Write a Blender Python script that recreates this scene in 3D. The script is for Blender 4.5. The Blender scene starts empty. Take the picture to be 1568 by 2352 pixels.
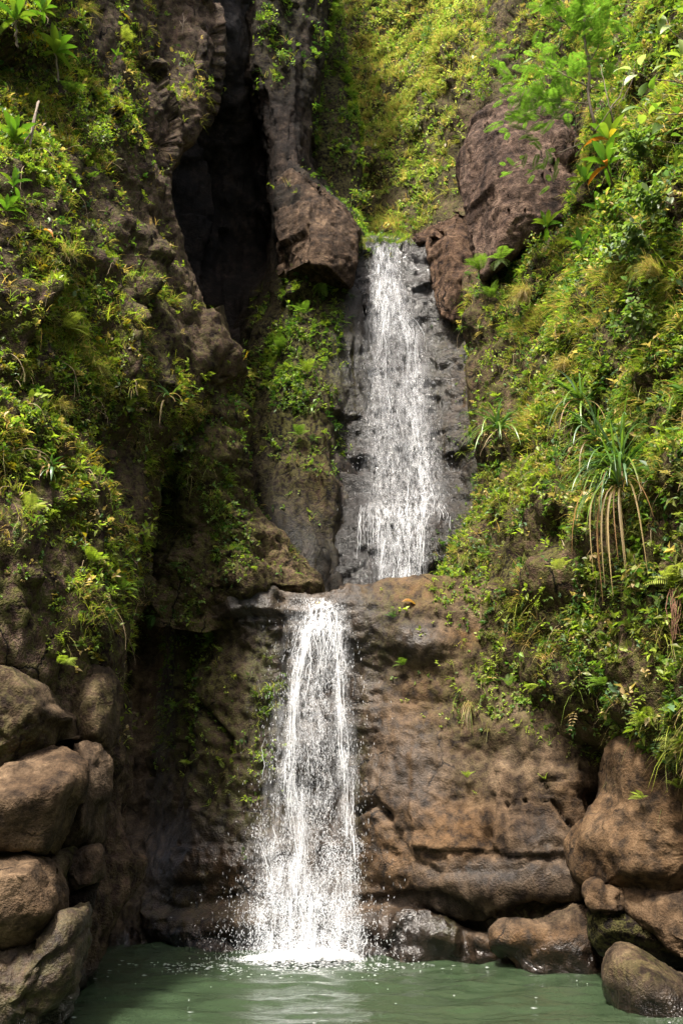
import bpy, bmesh, math, random
import numpy as np
from mathutils import Vector, Matrix

# ------------------------------------------------------------------ camera, sky, sun, exposure
scene = bpy.context.scene
R = math.radians
CAM_H, PITCH, FOC = 1.8, 20.0, 1960.0          # eye height, upward tilt, focal length in px of a 1568 x 2352 frame
cam_data = bpy.data.cameras.new("camera")
cam_data.sensor_fit = 'VERTICAL'
cam_data.sensor_height = 36.0
cam_data.lens = 36.0 * FOC / 2352.0
cam_data.clip_end = 2000.0
cam = bpy.data.objects.new("camera", cam_data)
scene.collection.objects.link(cam)
cam.location = (0, 0, CAM_H)
cam.rotation_euler = (R(90 + PITCH), 0, 0)
scene.camera = cam

SUN_EL, SUN_AZ = 61.0, 209.0                     # azimuth clockwise from +Y (the way the camera looks)
SUN_DIR = Vector((math.sin(R(SUN_AZ)) * math.cos(R(SUN_EL)), math.cos(R(SUN_AZ)) * math.cos(R(SUN_EL)), math.sin(R(SUN_EL))))
world = bpy.data.worlds.new("World")
scene.world = world
world.use_nodes = True
wn, wl = world.node_tree.nodes, world.node_tree.links
sky = wn.new('ShaderNodeTexSky')
sky.sky_type = 'NISHITA'
sky.sun_disc = False
sky.sun_elevation = R(SUN_EL)
sky.sun_rotation = R(SUN_AZ)
sky.dust_density = 7.0
sky.ozone_density = 0.3
wl.new(sky.outputs['Color'], wn['Background'].inputs['Color'])
wn['Background'].inputs['Strength'].default_value = 0.105
sun_data = bpy.data.lights.new("sun", 'SUN')
sun_data.energy = 3.1
sun_data.angle = R(7.0)
sun_data.color = (1.0, 0.95, 0.86)
sun = bpy.data.objects.new("sun", sun_data)
sun.rotation_euler = (-SUN_DIR).to_track_quat('-Z', 'Y').to_euler()
scene.collection.objects.link(sun)
scene.view_settings.view_transform = 'Standard'
scene.view_settings.look = 'None'
scene.view_settings.gamma = 1.0
scene.view_settings.exposure = 1.95
scene.render.engine = 'CYCLES'
scene.cycles.max_bounces = 5
scene.cycles.diffuse_bounces = 3
scene.cycles.glossy_bounces = 2
scene.cycles.transparent_max_bounces = 64
scene.cycles.use_denoising = True
scene.cycles.use_adaptive_sampling = True
scene.cycles.adaptive_threshold = 0.02

# ------------------------------------------------------------------ pixel <-> place
SP, CP = math.sin(R(PITCH)), math.cos(R(PITCH))
def at(px, py, Y):
    """the point seen at pixel (px, py) at the horizontal distance Y"""
    dx = (np.asarray(px, float) - 784.0) / FOC
    dy = -(np.asarray(py, float) - 1176.0) / FOC
    dirx, diry, dirz = dx, CP - dy * SP, SP + dy * CP
    t = Y / diry
    return np.stack(np.broadcast_arrays(dirx * t, diry * t, CAM_H + dirz * t), -1)
def project(P):
    x, y, z = P[..., 0], P[..., 1], P[..., 2] - CAM_H
    d = np.maximum(y * CP + z * SP, 0.01)
    return 784.0 + FOC * x / d, 1176.0 - FOC * (z * CP - y * SP) / d
def m_per_px(py, Y):
    return (Y / (CP + (py - 1176.0) / FOC * SP)) / FOC

# ------------------------------------------------------------------ noise
def _hash(ix, iy, iz, seed):
    h = (ix.astype(np.int64) * 374761393 + iy.astype(np.int64) * 668265263 + iz.astype(np.int64) * 2147483647 + seed * 974634721) & 0xFFFFFFFF
    h = ((h ^ (h >> 13)) * 1274126177) & 0xFFFFFFFF
    h = ((h ^ (h >> 16)) * 2246822519) & 0xFFFFFFFF
    return h ^ (h >> 15)
_G = np.array([[1,1,0],[-1,1,0],[1,-1,0],[-1,-1,0],[1,0,1],[-1,0,1],[1,0,-1],[-1,0,-1],[0,1,1],[0,-1,1],[0,1,-1],[0,-1,-1],[1,1,0],[-1,1,0],[0,-1,1],[0,-1,-1]], np.float64)
def perlin(P, seed=0):
    I = np.floor(P).astype(np.int64); F = P - I
    U = F * F * F * (F * (F * 6 - 15) + 10)
    out = np.zeros(len(P))
    for a in (0, 1):
        wx = U[:, 0] if a else 1 - U[:, 0]
        for b in (0, 1):
            wy = U[:, 1] if b else 1 - U[:, 1]
            for c in (0, 1):
                wz = U[:, 2] if c else 1 - U[:, 2]
                g = _G[_hash(I[:, 0] + a, I[:, 1] + b, I[:, 2] + c, seed) & 15]
                out += wx * wy * wz * (g[:, 0] * (F[:, 0] - a) + g[:, 1] * (F[:, 1] - b) + g[:, 2] * (F[:, 2] - c))
    return out
def fbm(P, octaves=4, seed=0, gain=0.5):
    out = np.zeros(len(P)); a = 1.0; Q = np.array(P, float)
    for o in range(octaves):
        out += a * perlin(Q, seed + o * 17); Q = Q * 2.03 + 11.7; a *= gain
    return out
def ridged(P, octaves=4, seed=0):
    out = np.zeros(len(P)); a = 1.0; Q = np.array(P, float)
    for o in range(octaves):
        out += a * (1 - 2 * np.abs(perlin(Q, seed + o * 13))); Q = Q * 2.1 + 5.1; a *= 0.5
    return out
def rnd01(h, k):
    return ((h * (2654435761 + 2 * k * 40503 + 1)) >> 7 & 0xFFFFF) / float(0xFFFFF)
def sstep(a, b, x):
    t = np.clip((x - a) / (b - a), 0, 1); return t * t * (3 - 2 * t)

# ------------------------------------------------------------------ mesh helpers
COL = scene.collection
def np_mesh(name, V, F, smooth=True):
    """one mesh from vertices (n,3) and faces: an (m,k) array, or a list of such arrays"""
    me = bpy.data.meshes.new(name)
    Fs = F if isinstance(F, list) else [F]
    Fs = [np.asarray(f, np.int32) for f in Fs if len(f)]
    V = np.asarray(V, np.float32)
    me.vertices.add(len(V)); me.vertices.foreach_set('co', V.ravel())
    nl = sum(f.size for f in Fs); npoly = sum(len(f) for f in Fs)
    me.loops.add(nl); me.loops.foreach_set('vertex_index', np.concatenate([f.ravel() for f in Fs]))
    me.polygons.add(npoly)
    tot = np.concatenate([np.full(len(f), f.shape[1], np.int32) for f in Fs])
    me.polygons.foreach_set('loop_start', (np.cumsum(tot) - tot).astype(np.int32))
    me.update(calc_edges=True)
    if smooth: me.polygons.foreach_set('use_smooth', np.ones(npoly, bool))
    me.validate()
    return me
def set_attr(me, name, vals, domain='POINT', kind='FLOAT'):
    a = me.attributes.new(name, kind, domain)
    if kind == 'FLOAT': a.data.foreach_set('value', np.asarray(vals, np.float32).ravel())
    else: a.data.foreach_set('color', np.asarray(vals, np.float32).ravel())
def tag(o, label=None, cat=None, group=None, kind=None):
    if label: o['label'] = label
    if cat: o['category'] = cat
    if group: o['group'] = group
    if kind: o['kind'] = kind
    return o
def obj(name, me, mat=None, parent=None):
    o = bpy.data.objects.new(name, me); COL.objects.link(o)
    if mat is not None and me is not None:
        if not me.materials: me.materials.append(mat)
    if parent is not None: o.parent = parent
    return o
def empty(name, loc=(0, 0, 0)):
    o = bpy.data.objects.new(name, None); COL.objects.link(o); o.location = loc; o.empty_display_size = 0.1
    return o
def grid_faces(nr, nc):
    i = np.arange(nr - 1)[:, None] * nc + np.arange(nc - 1)[None, :]
    i = i.ravel()
    return np.stack([i, i + 1, i + nc + 1, i + nc], 1)

# ------------------------------------------------------------------ materials
def new_mat(name):
    m = bpy.data.materials.new(name); m.use_nodes = True
    return m, m.node_tree.nodes, m.node_tree.links
def ramp(nodes, stops):
    r = nodes.new('ShaderNodeValToRGB')
    while len(r.color_ramp.elements) < len(stops): r.color_ramp.elements.new(0.5)
    for e, (p, c) in zip(r.color_ramp.elements, stops):
        e.position = p; e.color = (*c, 1) if len(c) == 3 else c
    return r
def noise_node(nodes, links, vec, scale, detail=4.0, rough=0.55):
    n = nodes.new('ShaderNodeTexNoise'); n.inputs['Scale'].default_value = scale
    n.inputs['Detail'].default_value = detail; n.inputs['Roughness'].default_value = rough
    links.new(vec, n.inputs['Vector'])
    return n
def mixc(nodes, links, fac, a, b, mode='MIX'):
    m = nodes.new('ShaderNodeMix'); m.data_type = 'RGBA'; m.blend_type = mode
    for sock, v in ((m.inputs[0], fac), (m.inputs[6], a), (m.inputs[7], b)):
        if hasattr(v, 'links') or hasattr(v, 'is_linked'): links.new(v, sock)
        elif isinstance(v, tuple): sock.default_value = (*v, 1)
        else: sock.default_value = v
    return m.outputs[2]
def math_node(nodes, links, op, a, b=0.0, clamp=False):
    m = nodes.new('ShaderNodeMath'); m.operation = op; m.use_clamp = clamp
    for sock, v in ((m.inputs[0], a), (m.inputs[1], b)):
        if hasattr(v, 'is_linked'): links.new(v, sock)
        else: sock.default_value = v
    return m.outputs[0]
def rock_material(name, dark, mid, light, bump=0.5, grain=1.0):
    m, N, L = new_mat(name)
    b = N['Principled BSDF']
    tc = N.new('ShaderNodeTexCoord').outputs['Object']
    def attr(nm):
        a = N.new('ShaderNodeAttribute'); a.attribute_name = nm; return a.outputs['Fac']
    wet, moss, warm = attr('wet'), attr('moss'), attr('warm')
    n1 = noise_node(N, L, tc, 0.9, 3, 0.6)
    n2 = noise_node(N, L, tc, 5.5, 4, 0.65)
    n3 = noise_node(N, L, tc, 34.0, 2, 0.7)
    r1 = ramp(N, [(0.39, dark), (0.50, mid), (0.61, light)])
    s = math_node(N, L, 'ADD', math_node(N, L, 'MULTIPLY', n1.outputs['Fac'], 0.45), math_node(N, L, 'MULTIPLY', n2.outputs['Fac'], 0.55))
    L.new(s, r1.inputs[0])
    g = ramp(N, [(0.30, (0.42, 0.41, 0.40)), (0.47, (0.92, 0.92, 0.92)), (0.60, (1.10, 1.09, 1.08)), (0.75, (1.75, 1.70, 1.62))])
    L.new(n3.outputs['Fac'], g.inputs[0])
    col = mixc(N, L, grain, r1.outputs[0], g.outputs[0], 'MULTIPLY')
    # vertical streaks of washed-down colour
    mp = N.new('ShaderNodeMapping'); mp.inputs['Scale'].default_value = (5.0, 5.0, 0.45); L.new(tc, mp.inputs['Vector'])
    n4 = noise_node(N, L, mp.outputs[0], 1.0, 2, 0.6)
    st = ramp(N, [(0.40, (0.42, 0.42, 0.43)), (0.5, (0.95, 0.94, 0.93)), (0.62, (1.25, 1.2, 1.15))]); L.new(n4.outputs['Fac'], st.inputs[0])
    col = mixc(N, L, 0.6, col, st.outputs[0], 'MULTIPLY')
    wf = math_node(N, L, 'MULTIPLY', warm, ramp_fac(N, L, n2.outputs['Fac'], 0.35, 0.62), True)
    col = mixc(N, L, wf, col, (0.115, 0.060, 0.022))
    n5 = noise_node(N, L, tc, 11.0, 2, 0.7)
    mf = math_node(N, L, 'MULTIPLY', moss, ramp_fac(N, L, n5.outputs['Fac'], 0.40, 0.60), True)
    mc = mixc(N, L, n3.outputs['Fac'], (0.022, 0.022, 0.007), (0.085, 0.080, 0.022))
    col = mixc(N, L, mf, col, mc)
    wn_ = math_node(N, L, 'MULTIPLY', wet, ramp_fac(N, L, n4.outputs['Fac'], 0.22, 0.45), True)
    col = mixc(N, L, wn_, col, mixc(N, L, 1.0, col, (0.24, 0.24, 0.27), 'MULTIPLY'))
    wv = N.new('ShaderNodeVectorMath'); wv.operation = 'MULTIPLY_ADD'; L.new(n2.outputs['Color'], wv.inputs[0]); wv.inputs[1].default_value = (0.22, 0.22, 0.22); L.new(tc, wv.inputs[2])
    vo = N.new('ShaderNodeTexVoronoi'); vo.feature = 'DISTANCE_TO_EDGE'; vo.inputs['Scale'].default_value = 1.1; L.new(wv.outputs[0], vo.inputs['Vector'])
    jt = math_node(N, L, 'MULTIPLY', ramp_fac(N, L, vo.outputs['Distance'], 0.022, 0.004), ramp_fac(N, L, n1.outputs['Fac'], 0.52, 0.62))
    col = mixc(N, L, jt, col, (0.008, 0.006, 0.005))
    L.new(col, b.inputs['Base Color'])
    ro = N.new('ShaderNodeMapRange'); L.new(wn_, ro.inputs[0]); ro.inputs[3].default_value = 0.86; ro.inputs[4].default_value = 0.20
    L.new(ro.outputs[0], b.inputs['Roughness'])
    sp = N.new('ShaderNodeMapRange'); L.new(wn_, sp.inputs[0]); sp.inputs[3].default_value = 0.10; sp.inputs[4].default_value = 0.5
    L.new(sp.outputs[0], b.inputs['Specular IOR Level'])
    h = math_node(N, L, 'ADD', math_node(N, L, 'MULTIPLY', n3.outputs['Fac'], 0.8), math_node(N, L, 'MULTIPLY', n2.outputs['Fac'], 1.6))
    h = math_node(N, L, 'SUBTRACT', h, math_node(N, L, 'MULTIPLY', jt, 0.5))
    bp = N.new('ShaderNodeBump'); bp.inputs['Strength'].default_value = bump; bp.inputs['Distance'].default_value = 0.07
    L.new(h, bp.inputs['Height']); L.new(bp.outputs[0], b.inputs['Normal'])
    return m
def ramp_fac(N, L, val, a, b_):
    mr = N.new('ShaderNodeMapRange'); mr.interpolation_type = 'SMOOTHSTEP'
    L.new(val, mr.inputs[0]); mr.inputs[1].default_value = a; mr.inputs[2].default_value = b_
    return mr.outputs[0]
ROCK = rock_material('basalt_brown', (0.013, 0.009, 0.006), (0.048, 0.031, 0.020), (0.112, 0.077, 0.050), 0.8)
ROCK_SMOOTH = rock_material('basalt_waterworn', (0.018, 0.012, 0.008), (0.052, 0.036, 0.023), (0.106, 0.076, 0.050), 0.45, 0.7)
ROCK_DARK = rock_material('basalt_dark_shade', (0.004, 0.003, 0.002), (0.012, 0.008, 0.006), (0.036, 0.025, 0.018), 0.7)  # dark basalt taken darker still, shade of rib and recess put into the colour
ROCK_SUN = rock_material('basalt_reddish', (0.016, 0.010, 0.008), (0.058, 0.037, 0.027), (0.125, 0.086, 0.064), 0.8)

# ------------------------------------------------------------------ cliff sheets
SURF = []                                         # everything plants can grow on: dict(V, N, F, px, py)
def lerp_rows(t, knots, vals):
    """smooth interpolation through vals (k, ...) at knots"""
    k = np.asarray(knots, float); v = np.asarray(vals, float)
    s = np.diff(v, axis=0) / np.diff(k).reshape(-1, *([1] * (v.ndim - 1)))
    m = np.zeros_like(v); m[0] = s[0]; m[-1] = s[-1]
    h = np.diff(k)
    for i in range(1, len(k) - 1):
        m[i] = (s[i - 1] * h[i] + s[i] * h[i - 1]) / (h[i] + h[i - 1]) * 0.85
    i = np.clip(np.searchsorted(k, t, 'right') - 1, 0, len(k) - 2)
    hh = h[i]; u = (t - k[i]) / hh
    sh = (-1,) + (1,) * (v.ndim - 1)
    u = u.reshape(sh); hh = hh.reshape(sh)
    return (2*u**3 - 3*u**2 + 1) * v[i] + (u**3 - 2*u**2 + u) * hh * m[i] + (-2*u**3 + 3*u**2) * v[i+1] + (u**3 - u**2) * hh * m[i+1]
def row_pts(row):
    """row = (py, [(px, Y) or (px, py, Y), ...]); py may be ('z', height)"""
    py, ent = row; out = []
    for e in ent:
        if isinstance(py, tuple):
            p0 = at(e[0], 1176, e[1]); x = p0[0]
            out.append((x, e[1], py[1]))
        elif len(e) == 3: out.append(at(*e))
        else: out.append(at(e[0], py, e[1]))
    return out
def grid_normals(G):
    du = np.gradient(G, axis=1); dv = np.gradient(G, axis=0)
    n = np.cross(du, dv); n /= np.maximum(np.linalg.norm(n, axis=2, keepdims=True), 1e-9)
    return n
def facets(P, seed, bow, tilt, jump, top=True):
    """envelope of tilted planes round scattered centres: blocks parted by creases (top) or edges that stand out (not top)"""
    I = np.floor(P).astype(np.int64); F = P - I
    best = np.full(len(P), -99.0); second = np.full(len(P), -99.0)
    for a in (-1, 0, 1):
        for b in (-1, 0, 1):
            for c in (-1, 0, 1):
                h = _hash(I[:, 0] + a, I[:, 1] + b, I[:, 2] + c, seed)
                dx, dy, dz = F[:, 0] - a - rnd01(h, 1), F[:, 1] - b - rnd01(h, 2), F[:, 2] - c - rnd01(h, 3)
                q = (rnd01(h, 4) - 0.5) * jump + ((rnd01(h, 5) - 0.5) * dx + (rnd01(h, 6) - 0.5) * dy + (rnd01(h, 8) - 0.5) * dz) * tilt - bow * (dx * dx + dy * dy + dz * dz)
                second = np.maximum(second, np.minimum(best, q)); best = np.maximum(best, q)
    return (best if top else -best), best - second
def rock_disp(P, st, seed):
    """outward displacement of rock surface points"""
    d = np.zeros(len(P))
    if st.get('big'):
        a, f = st['big']; d += a * fbm(P * f, 3, seed)
    wv = np.stack([perlin(P * 1.1, seed + 51), perlin(P * 1.1, seed + 52), perlin(P * 1.1, seed + 53)], 1) + 0.35 * np.stack([perlin(P * 4, seed + 54), perlin(P * 4, seed + 55), perlin(P * 4, seed + 56)], 1)
    w = P + st.get('warp', 0.25) * wv
    for k, (size, stretch, amp, bow, tilt, jump, crack, top) in enumerate(st.get('cells', ())):
        e, gap = facets(w / (size * np.asarray(stretch, float)), seed + 7 * k, bow, tilt, jump, top)
        d += amp * e - crack * (1 - sstep(0, 0.12, gap))
    if st.get('flute'):
        a, f = st['flute']; d += a * ridged(P * np.array([f, f, f * 0.16]), 3, seed + 31)
    if st.get('strata'):
        a, f, z0, z1 = st['strata']
        zz = P[:, 2] + 0.06 * P[:, 0] + 0.3 * perlin(P * 0.7, seed + 78)
        s = perlin(np.stack([P[:, 0] * 0.5, P[:, 1] * 0.5, zz * f], 1), seed + 77)
        d += a * np.clip(s * 2.5, -0.6, 0.6) * (1 - sstep(z0, z1, P[:, 2]))
    if st.get('fine'):
        a, f = st['fine']; d += a * fbm(P * f, 5, seed + 91, 0.62)
    if st.get('ridge'):
        a, f = st['ridge']; d += a * (ridged(P * f, 3, seed + 101) - 0.6)
    if st.get('pits'):
        a, f = st['pits']; d -= a * sstep(0.18, 0.5, perlin(P * f, seed + 111))
    return d
def seg_dist(px, py, pts):
    best = np.full(len(px), 1e9)
    for (x0, y0), (x1, y1) in zip(pts[:-1], pts[1:]):
        vx, vy = x1 - x0, y1 - y0
        t = np.clip(((px - x0) * vx + (py - y0) * vy) / (vx * vx + vy * vy + 1e-9), 0, 1)
        best = np.minimum(best, np.hypot(px - x0 - t * vx, py - y0 - t * vy))
    return best
def blobs(px, py, lst):
    v = np.zeros(len(px))
    for (x, y, rx, ry, a) in lst:
        v = np.maximum(v, a * np.exp(-(((px - x) / rx) ** 2 + ((py - y) / ry) ** 2)))
    return v
def norm_(v): return v / np.maximum(np.linalg.norm(v, axis=-1, keepdims=True), 1e-9)
def sheet(name, rows, st, mat, seed, spacing=0.045, label='', kind='structure', cat='cliff', wet=(), moss=(), warm=(), grooves=(), bumps=(), grow=True, moss0=0.0, wet0=0.0, parent=None):
    C = np.array([row_pts(r) for r in rows])
    ku = np.concatenate([[0], np.cumsum(np.linalg.norm(np.diff(C, axis=1), axis=2).mean(0))])
    kv = np.concatenate([[0], np.cumsum(np.linalg.norm(np.diff(C, axis=0), axis=2).mean(1))])
    nu, nv = int(ku[-1] / spacing) + 2, int(kv[-1] / spacing) + 2
    G = lerp_rows(np.linspace(0, kv[-1] * 0.99999, nv), kv, C)
    G = lerp_rows(np.linspace(0, ku[-1] * 0.99999, nu), ku, G.transpose(1, 0, 2)).transpose(1, 0, 2)
    n = grid_normals(G)
    if (n[:, :, 1].mean()) > 0: n = -n
    P, Nn = G.reshape(-1, 3), n.reshape(-1, 3)
    px, py = project(P)
    d = rock_disp(P, st, seed)
    d -= d.mean() - 0.02
    vd = norm_(np.array([[0, 0, CAM_H]]) - P); fc = (vd * Nn).sum(1)
    ed = st.get('edge', 0.3); d *= ed + (1 - ed) * sstep(-0.05, 0.42, fc)
    jit = 6.0 * perlin(P * 3.0, seed + 5) + 3.0 * perlin(P * 8.0, seed + 6)
    for pts, w, dep in grooves:
        d -= dep * np.exp(-(np.maximum(seg_dist(px + jit, py + jit * 0.7, pts), 0) / w) ** 2)
    for (x, y, rx, ry, a) in bumps:
        d += a * np.exp(-(((px + jit - x) / rx) ** 2 + ((py + jit - y) / ry) ** 2) ** 1.5)
    V = P + Nn * d[:, None]
    sh = 0.3 * st.get('shake', 0.0)
    if sh: V = V + sh * np.stack([perlin(P * 2.3, seed + 61), perlin(P * 2.3, seed + 62), perlin(P * 2.3, seed + 63)], 1)
    F = grid_faces(nv, nu)
    me = np_mesh(name, V, F)
    set_attr(me, 'wet', np.clip(wet0 + blobs(px, py, wet) + 1.2 * (1 - sstep(0.06, 0.34, V[:, 2] + 0.12 * perlin(V * 2.5, 9))), 0, 1)); set_attr(me, 'moss', np.clip(moss0 + blobs(px, py, moss) + (0.9 * density(px, py) if grow else 0), 0, 1)); set_attr(me, 'warm', np.clip(blobs(px, py, warm), 0, 1))
    o = obj(name, me, mat, parent)
    if parent is None: tag(o, label, cat, None, kind)
    VN = grid_normals(V.reshape(nv, nu, 3))
    if (VN * n).sum() < 0: VN = -VN
    px, py = project(V)
    SURF.append(dict(name=name, V=V, N=VN.reshape(-1, 3), F=F, px=px, py=py, grow=grow))
    return o

def outline_rock(name, poly, Y, depth, label, mat, seed, st, cat='rock', slope=(0, 0), power=2.6, nth=120, nr=26, wet0=0.0, moss0=0.0, warm0=0.0, group=None, grow=False, back=1.0, ctr=None, cuts=0, cut_depth=(0.62, 0.9)):
    """a solid rock whose outline runs through the given pixels at distance Y; slope tips its front face (metres of depth per metre right / up)"""
    q = np.array(poly, float)
    c = np.array(ctr, float) if ctr else q.mean(0)
    ang = np.linspace(-math.pi, math.pi, nth, endpoint=False)
    Rr = np.zeros(nth)
    a, b = q, np.roll(q, -1, 0)
    for i, t in enumerate(ang):
        dx, dy = math.cos(t), math.sin(t)
        ex, ey = (b - a)[:, 0], (b - a)[:, 1]
        den = dx * ey - dy * ex
        den = np.where(np.abs(den) < 1e-9, 1e-9, den)
        s = ((a[:, 0] - c[0]) * ey - (a[:, 1] - c[1]) * ex) / den
        u = ((a[:, 0] - c[0]) * dy - (a[:, 1] - c[1]) * dx) / den
        ok = (u >= -1e-6) & (u <= 1 + 1e-6) & (s > 0)
        Rr[i] = s[ok].max() if ok.any() else 0
    for _ in range(2):
        Rr = 0.25 * np.roll(Rr, 1) + 0.5 * Rr + 0.25 * np.roll(Rr, -1)
    mp = m_per_px(c[1], Y)
    c3 = at(c[0], c[1], Y)
    right = np.array([1.0, 0, 0]); up = np.array([0, -SP * 0.6, CP]); up /= np.linalg.norm(up)
    fw = np.cross(up, right); fw = fw if fw[1] > 0 else -fw
    s = np.sin(np.linspace(0, 1, nr) * math.pi / 2)
    th = (1 - s ** power) ** (1 / power)
    Vs = []
    cyc = np.arange(nth)
    for sgn, sc in ((-1, 1.0), (1, back)):
        rr = s if sgn < 0 else s[:-1][::-1]
        tt = th if sgn < 0 else th[:-1][::-1]
        for a_, t_ in zip(rr, tt):
            ox = a_ * Rr * np.cos(ang) * mp; oz = -a_ * Rr * np.sin(ang) * mp
            dz = sgn * depth * sc * t_ + (slope[0] * ox + slope[1] * oz)
            Vs.append(c3 + ox[:, None] * right + oz[:, None] * up + dz[:, None] * fw)
    G = np.array(Vs)
    nrow = len(G)
    P = G.reshape(-1, 3)
    F = []
    i = np.arange(nrow - 1)[:, None] * nth + cyc[None, :]
    j = np.arange(nrow - 1)[:, None] * nth + np.roll(cyc, -1)[None, :]
    F = np.stack([i, j, j + nth, i + nth], -1).reshape(-1, 4)
    ctr3 = P.mean(0)
    crng = np.random.default_rng(seed)
    for k in range(cuts):
        cn = crng.normal(0, 1, 3); cn[1] = -abs(cn[1]) - 0.25; cn[2] *= 0.8; cn /= np.linalg.norm(cn)
        q = (P - ctr3) @ cn; h = q.max() * crng.uniform(*cut_depth)
        P = P - np.maximum(q - h, 0)[:, None] * cn[None] * 0.96
    G = P.reshape(G.shape)
    du = np.roll(G, -1, 1) - np.roll(G, 1, 1); dv = np.gradient(G, axis=0)
    n = np.cross(du, dv); n /= np.maximum(np.linalg.norm(n, axis=2, keepdims=True), 1e-9)
    n = n.reshape(-1, 3)
    if ((P - ctr3) * n).sum() < 0: n = -n
    d = rock_disp(P, st, seed)
    d -= d.mean()
    ends = np.repeat(np.r_[np.linspace(0, 1, 3), np.ones(nrow - 6), np.linspace(1, 0, 3)], nth)
    V = P + n * (d * ends)[:, None]
    me = np_mesh(name, V, F[:, ::-1])
    k = len(V)
    zn = fbm(V * 1.2, 3, seed + 3)
    set_attr(me, 'wet', np.clip(wet0 + 1.2 * (1 - sstep(0.06, 0.34, V[:, 2] + 0.12 * perlin(V * 2.5, 9))), 0, 1)); set_attr(me, 'moss', np.clip(moss0 + (0.5 if moss0 else 0.0) * zn, 0, 1)); set_attr(me, 'warm', np.full(k, warm0))
    o = obj(name, me, mat)
    tag(o, label, cat, group)
    px, py = project(V)
    SURF.append(dict(name=name, V=V, N=n, F=F, px=px, py=py, grow=grow))
    return o

def hull_rock(name, pts, label, mat, seed, st, cat='rock', group=None, wet0=0.0, moss0=0.0, warm0=0.0, step=0.065):
    """an angular rock: the convex solid through points (px, py, Y), finely divided and roughened"""
    bm = bmesh.new()
    for p in pts: bm.verts.new(tuple(at(*p)))
    r = bmesh.ops.convex_hull(bm, input=bm.verts)
    bmesh.ops.delete(bm, geom=[v for v in r['geom_interior'] if isinstance(v, bmesh.types.BMVert)], context='VERTS')
    bmesh.ops.triangulate(bm, faces=bm.faces[:])
    for _ in range(9):
        lo = [e for e in bm.edges if e.calc_length() > step * 1.4]
        if not lo or len(bm.verts) > 60000: break
        bmesh.ops.subdivide_edges(bm, edges=lo, cuts=1, use_grid_fill=False)
        bmesh.ops.triangulate(bm, faces=[f for f in bm.faces if len(f.verts) > 3])
    for _ in range(1): bmesh.ops.smooth_vert(bm, verts=bm.verts, factor=0.2, use_axis_x=True, use_axis_y=True, use_axis_z=True)
    bmesh.ops.recalc_face_normals(bm, faces=bm.faces); bm.normal_update()
    V = np.array([v.co[:] for v in bm.verts]); n = np.array([v.normal[:] for v in bm.verts])
    F = np.array([[v.index for v in f.verts] for f in bm.faces])
    bm.free()
    d = rock_disp(V, st, seed); d -= d.mean()
    V = V + n * d[:, None]
    me = np_mesh(name, V, F)
    zn = fbm(V * 1.2, 3, seed + 3)
    set_attr(me, 'wet', np.clip(wet0 + 1.2 * (1 - sstep(0.06, 0.34, V[:, 2] + 0.12 * perlin(V * 2.5, 9))), 0, 1)); set_attr(me, 'moss', np.clip(moss0 + (0.5 if moss0 else 0.0) * zn, 0, 1)); set_attr(me, 'warm', np.full(len(V), warm0))
    o = obj(name, me, mat); tag(o, label, cat, group)
    px, py = project(V)
    SURF.append(dict(name=name, V=V, N=n, F=F, px=px, py=py, grow=False))
    return o

# how thickly things grow, read off in cells of about 65 px (24 across, 36 down)
DENS = """
997452100434999982566777
998352100513999963667877
788452210314999853656888
688871310005999733336788
888860000005998630105899
888851000004678750104999
896551000011588720016999
783421000001788500268999
387422000000474001479999
278636000020000016778999
789725100264000147788889
899832100475000137898899
999963422686000135688999
999985523576100026788998
999887862465100027889998
998636882255100348889997
999725781133000128899987
999623673111000038789887
577443565112000066568767
456852454110000575337678
444662631100000775358788
345542620000021337678887
235632651100000016789966
124212652300003467899858
021312542500011567876678
012313653400001365436788
010102544400000121103368
000001345300000030110133
000000235200000000000011
000000022100000000000001
000000011000000000000001
000000000000000000000001
000000000000000000000000
000000000000000000000000
000000000000000000000000
000000000000000000000000
""".split()
DENS = np.array([[int(c) for c in r] for r in DENS], float)
def density(px, py):
    x = np.clip(px / 65.33 - 0.5, 0, 22.999); y = np.clip(py / 65.33 - 0.5, 0, 34.999)
    i, j = x.astype(int), y.astype(int); fx, fy = x - i, y - j
    return (DENS[j, i] * (1-fx) * (1-fy) + DENS[j, i+1] * fx * (1-fy) + DENS[j+1, i] * (1-fx) * fy + DENS[j+1, i+1] * fx * fy) / 9.0


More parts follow.
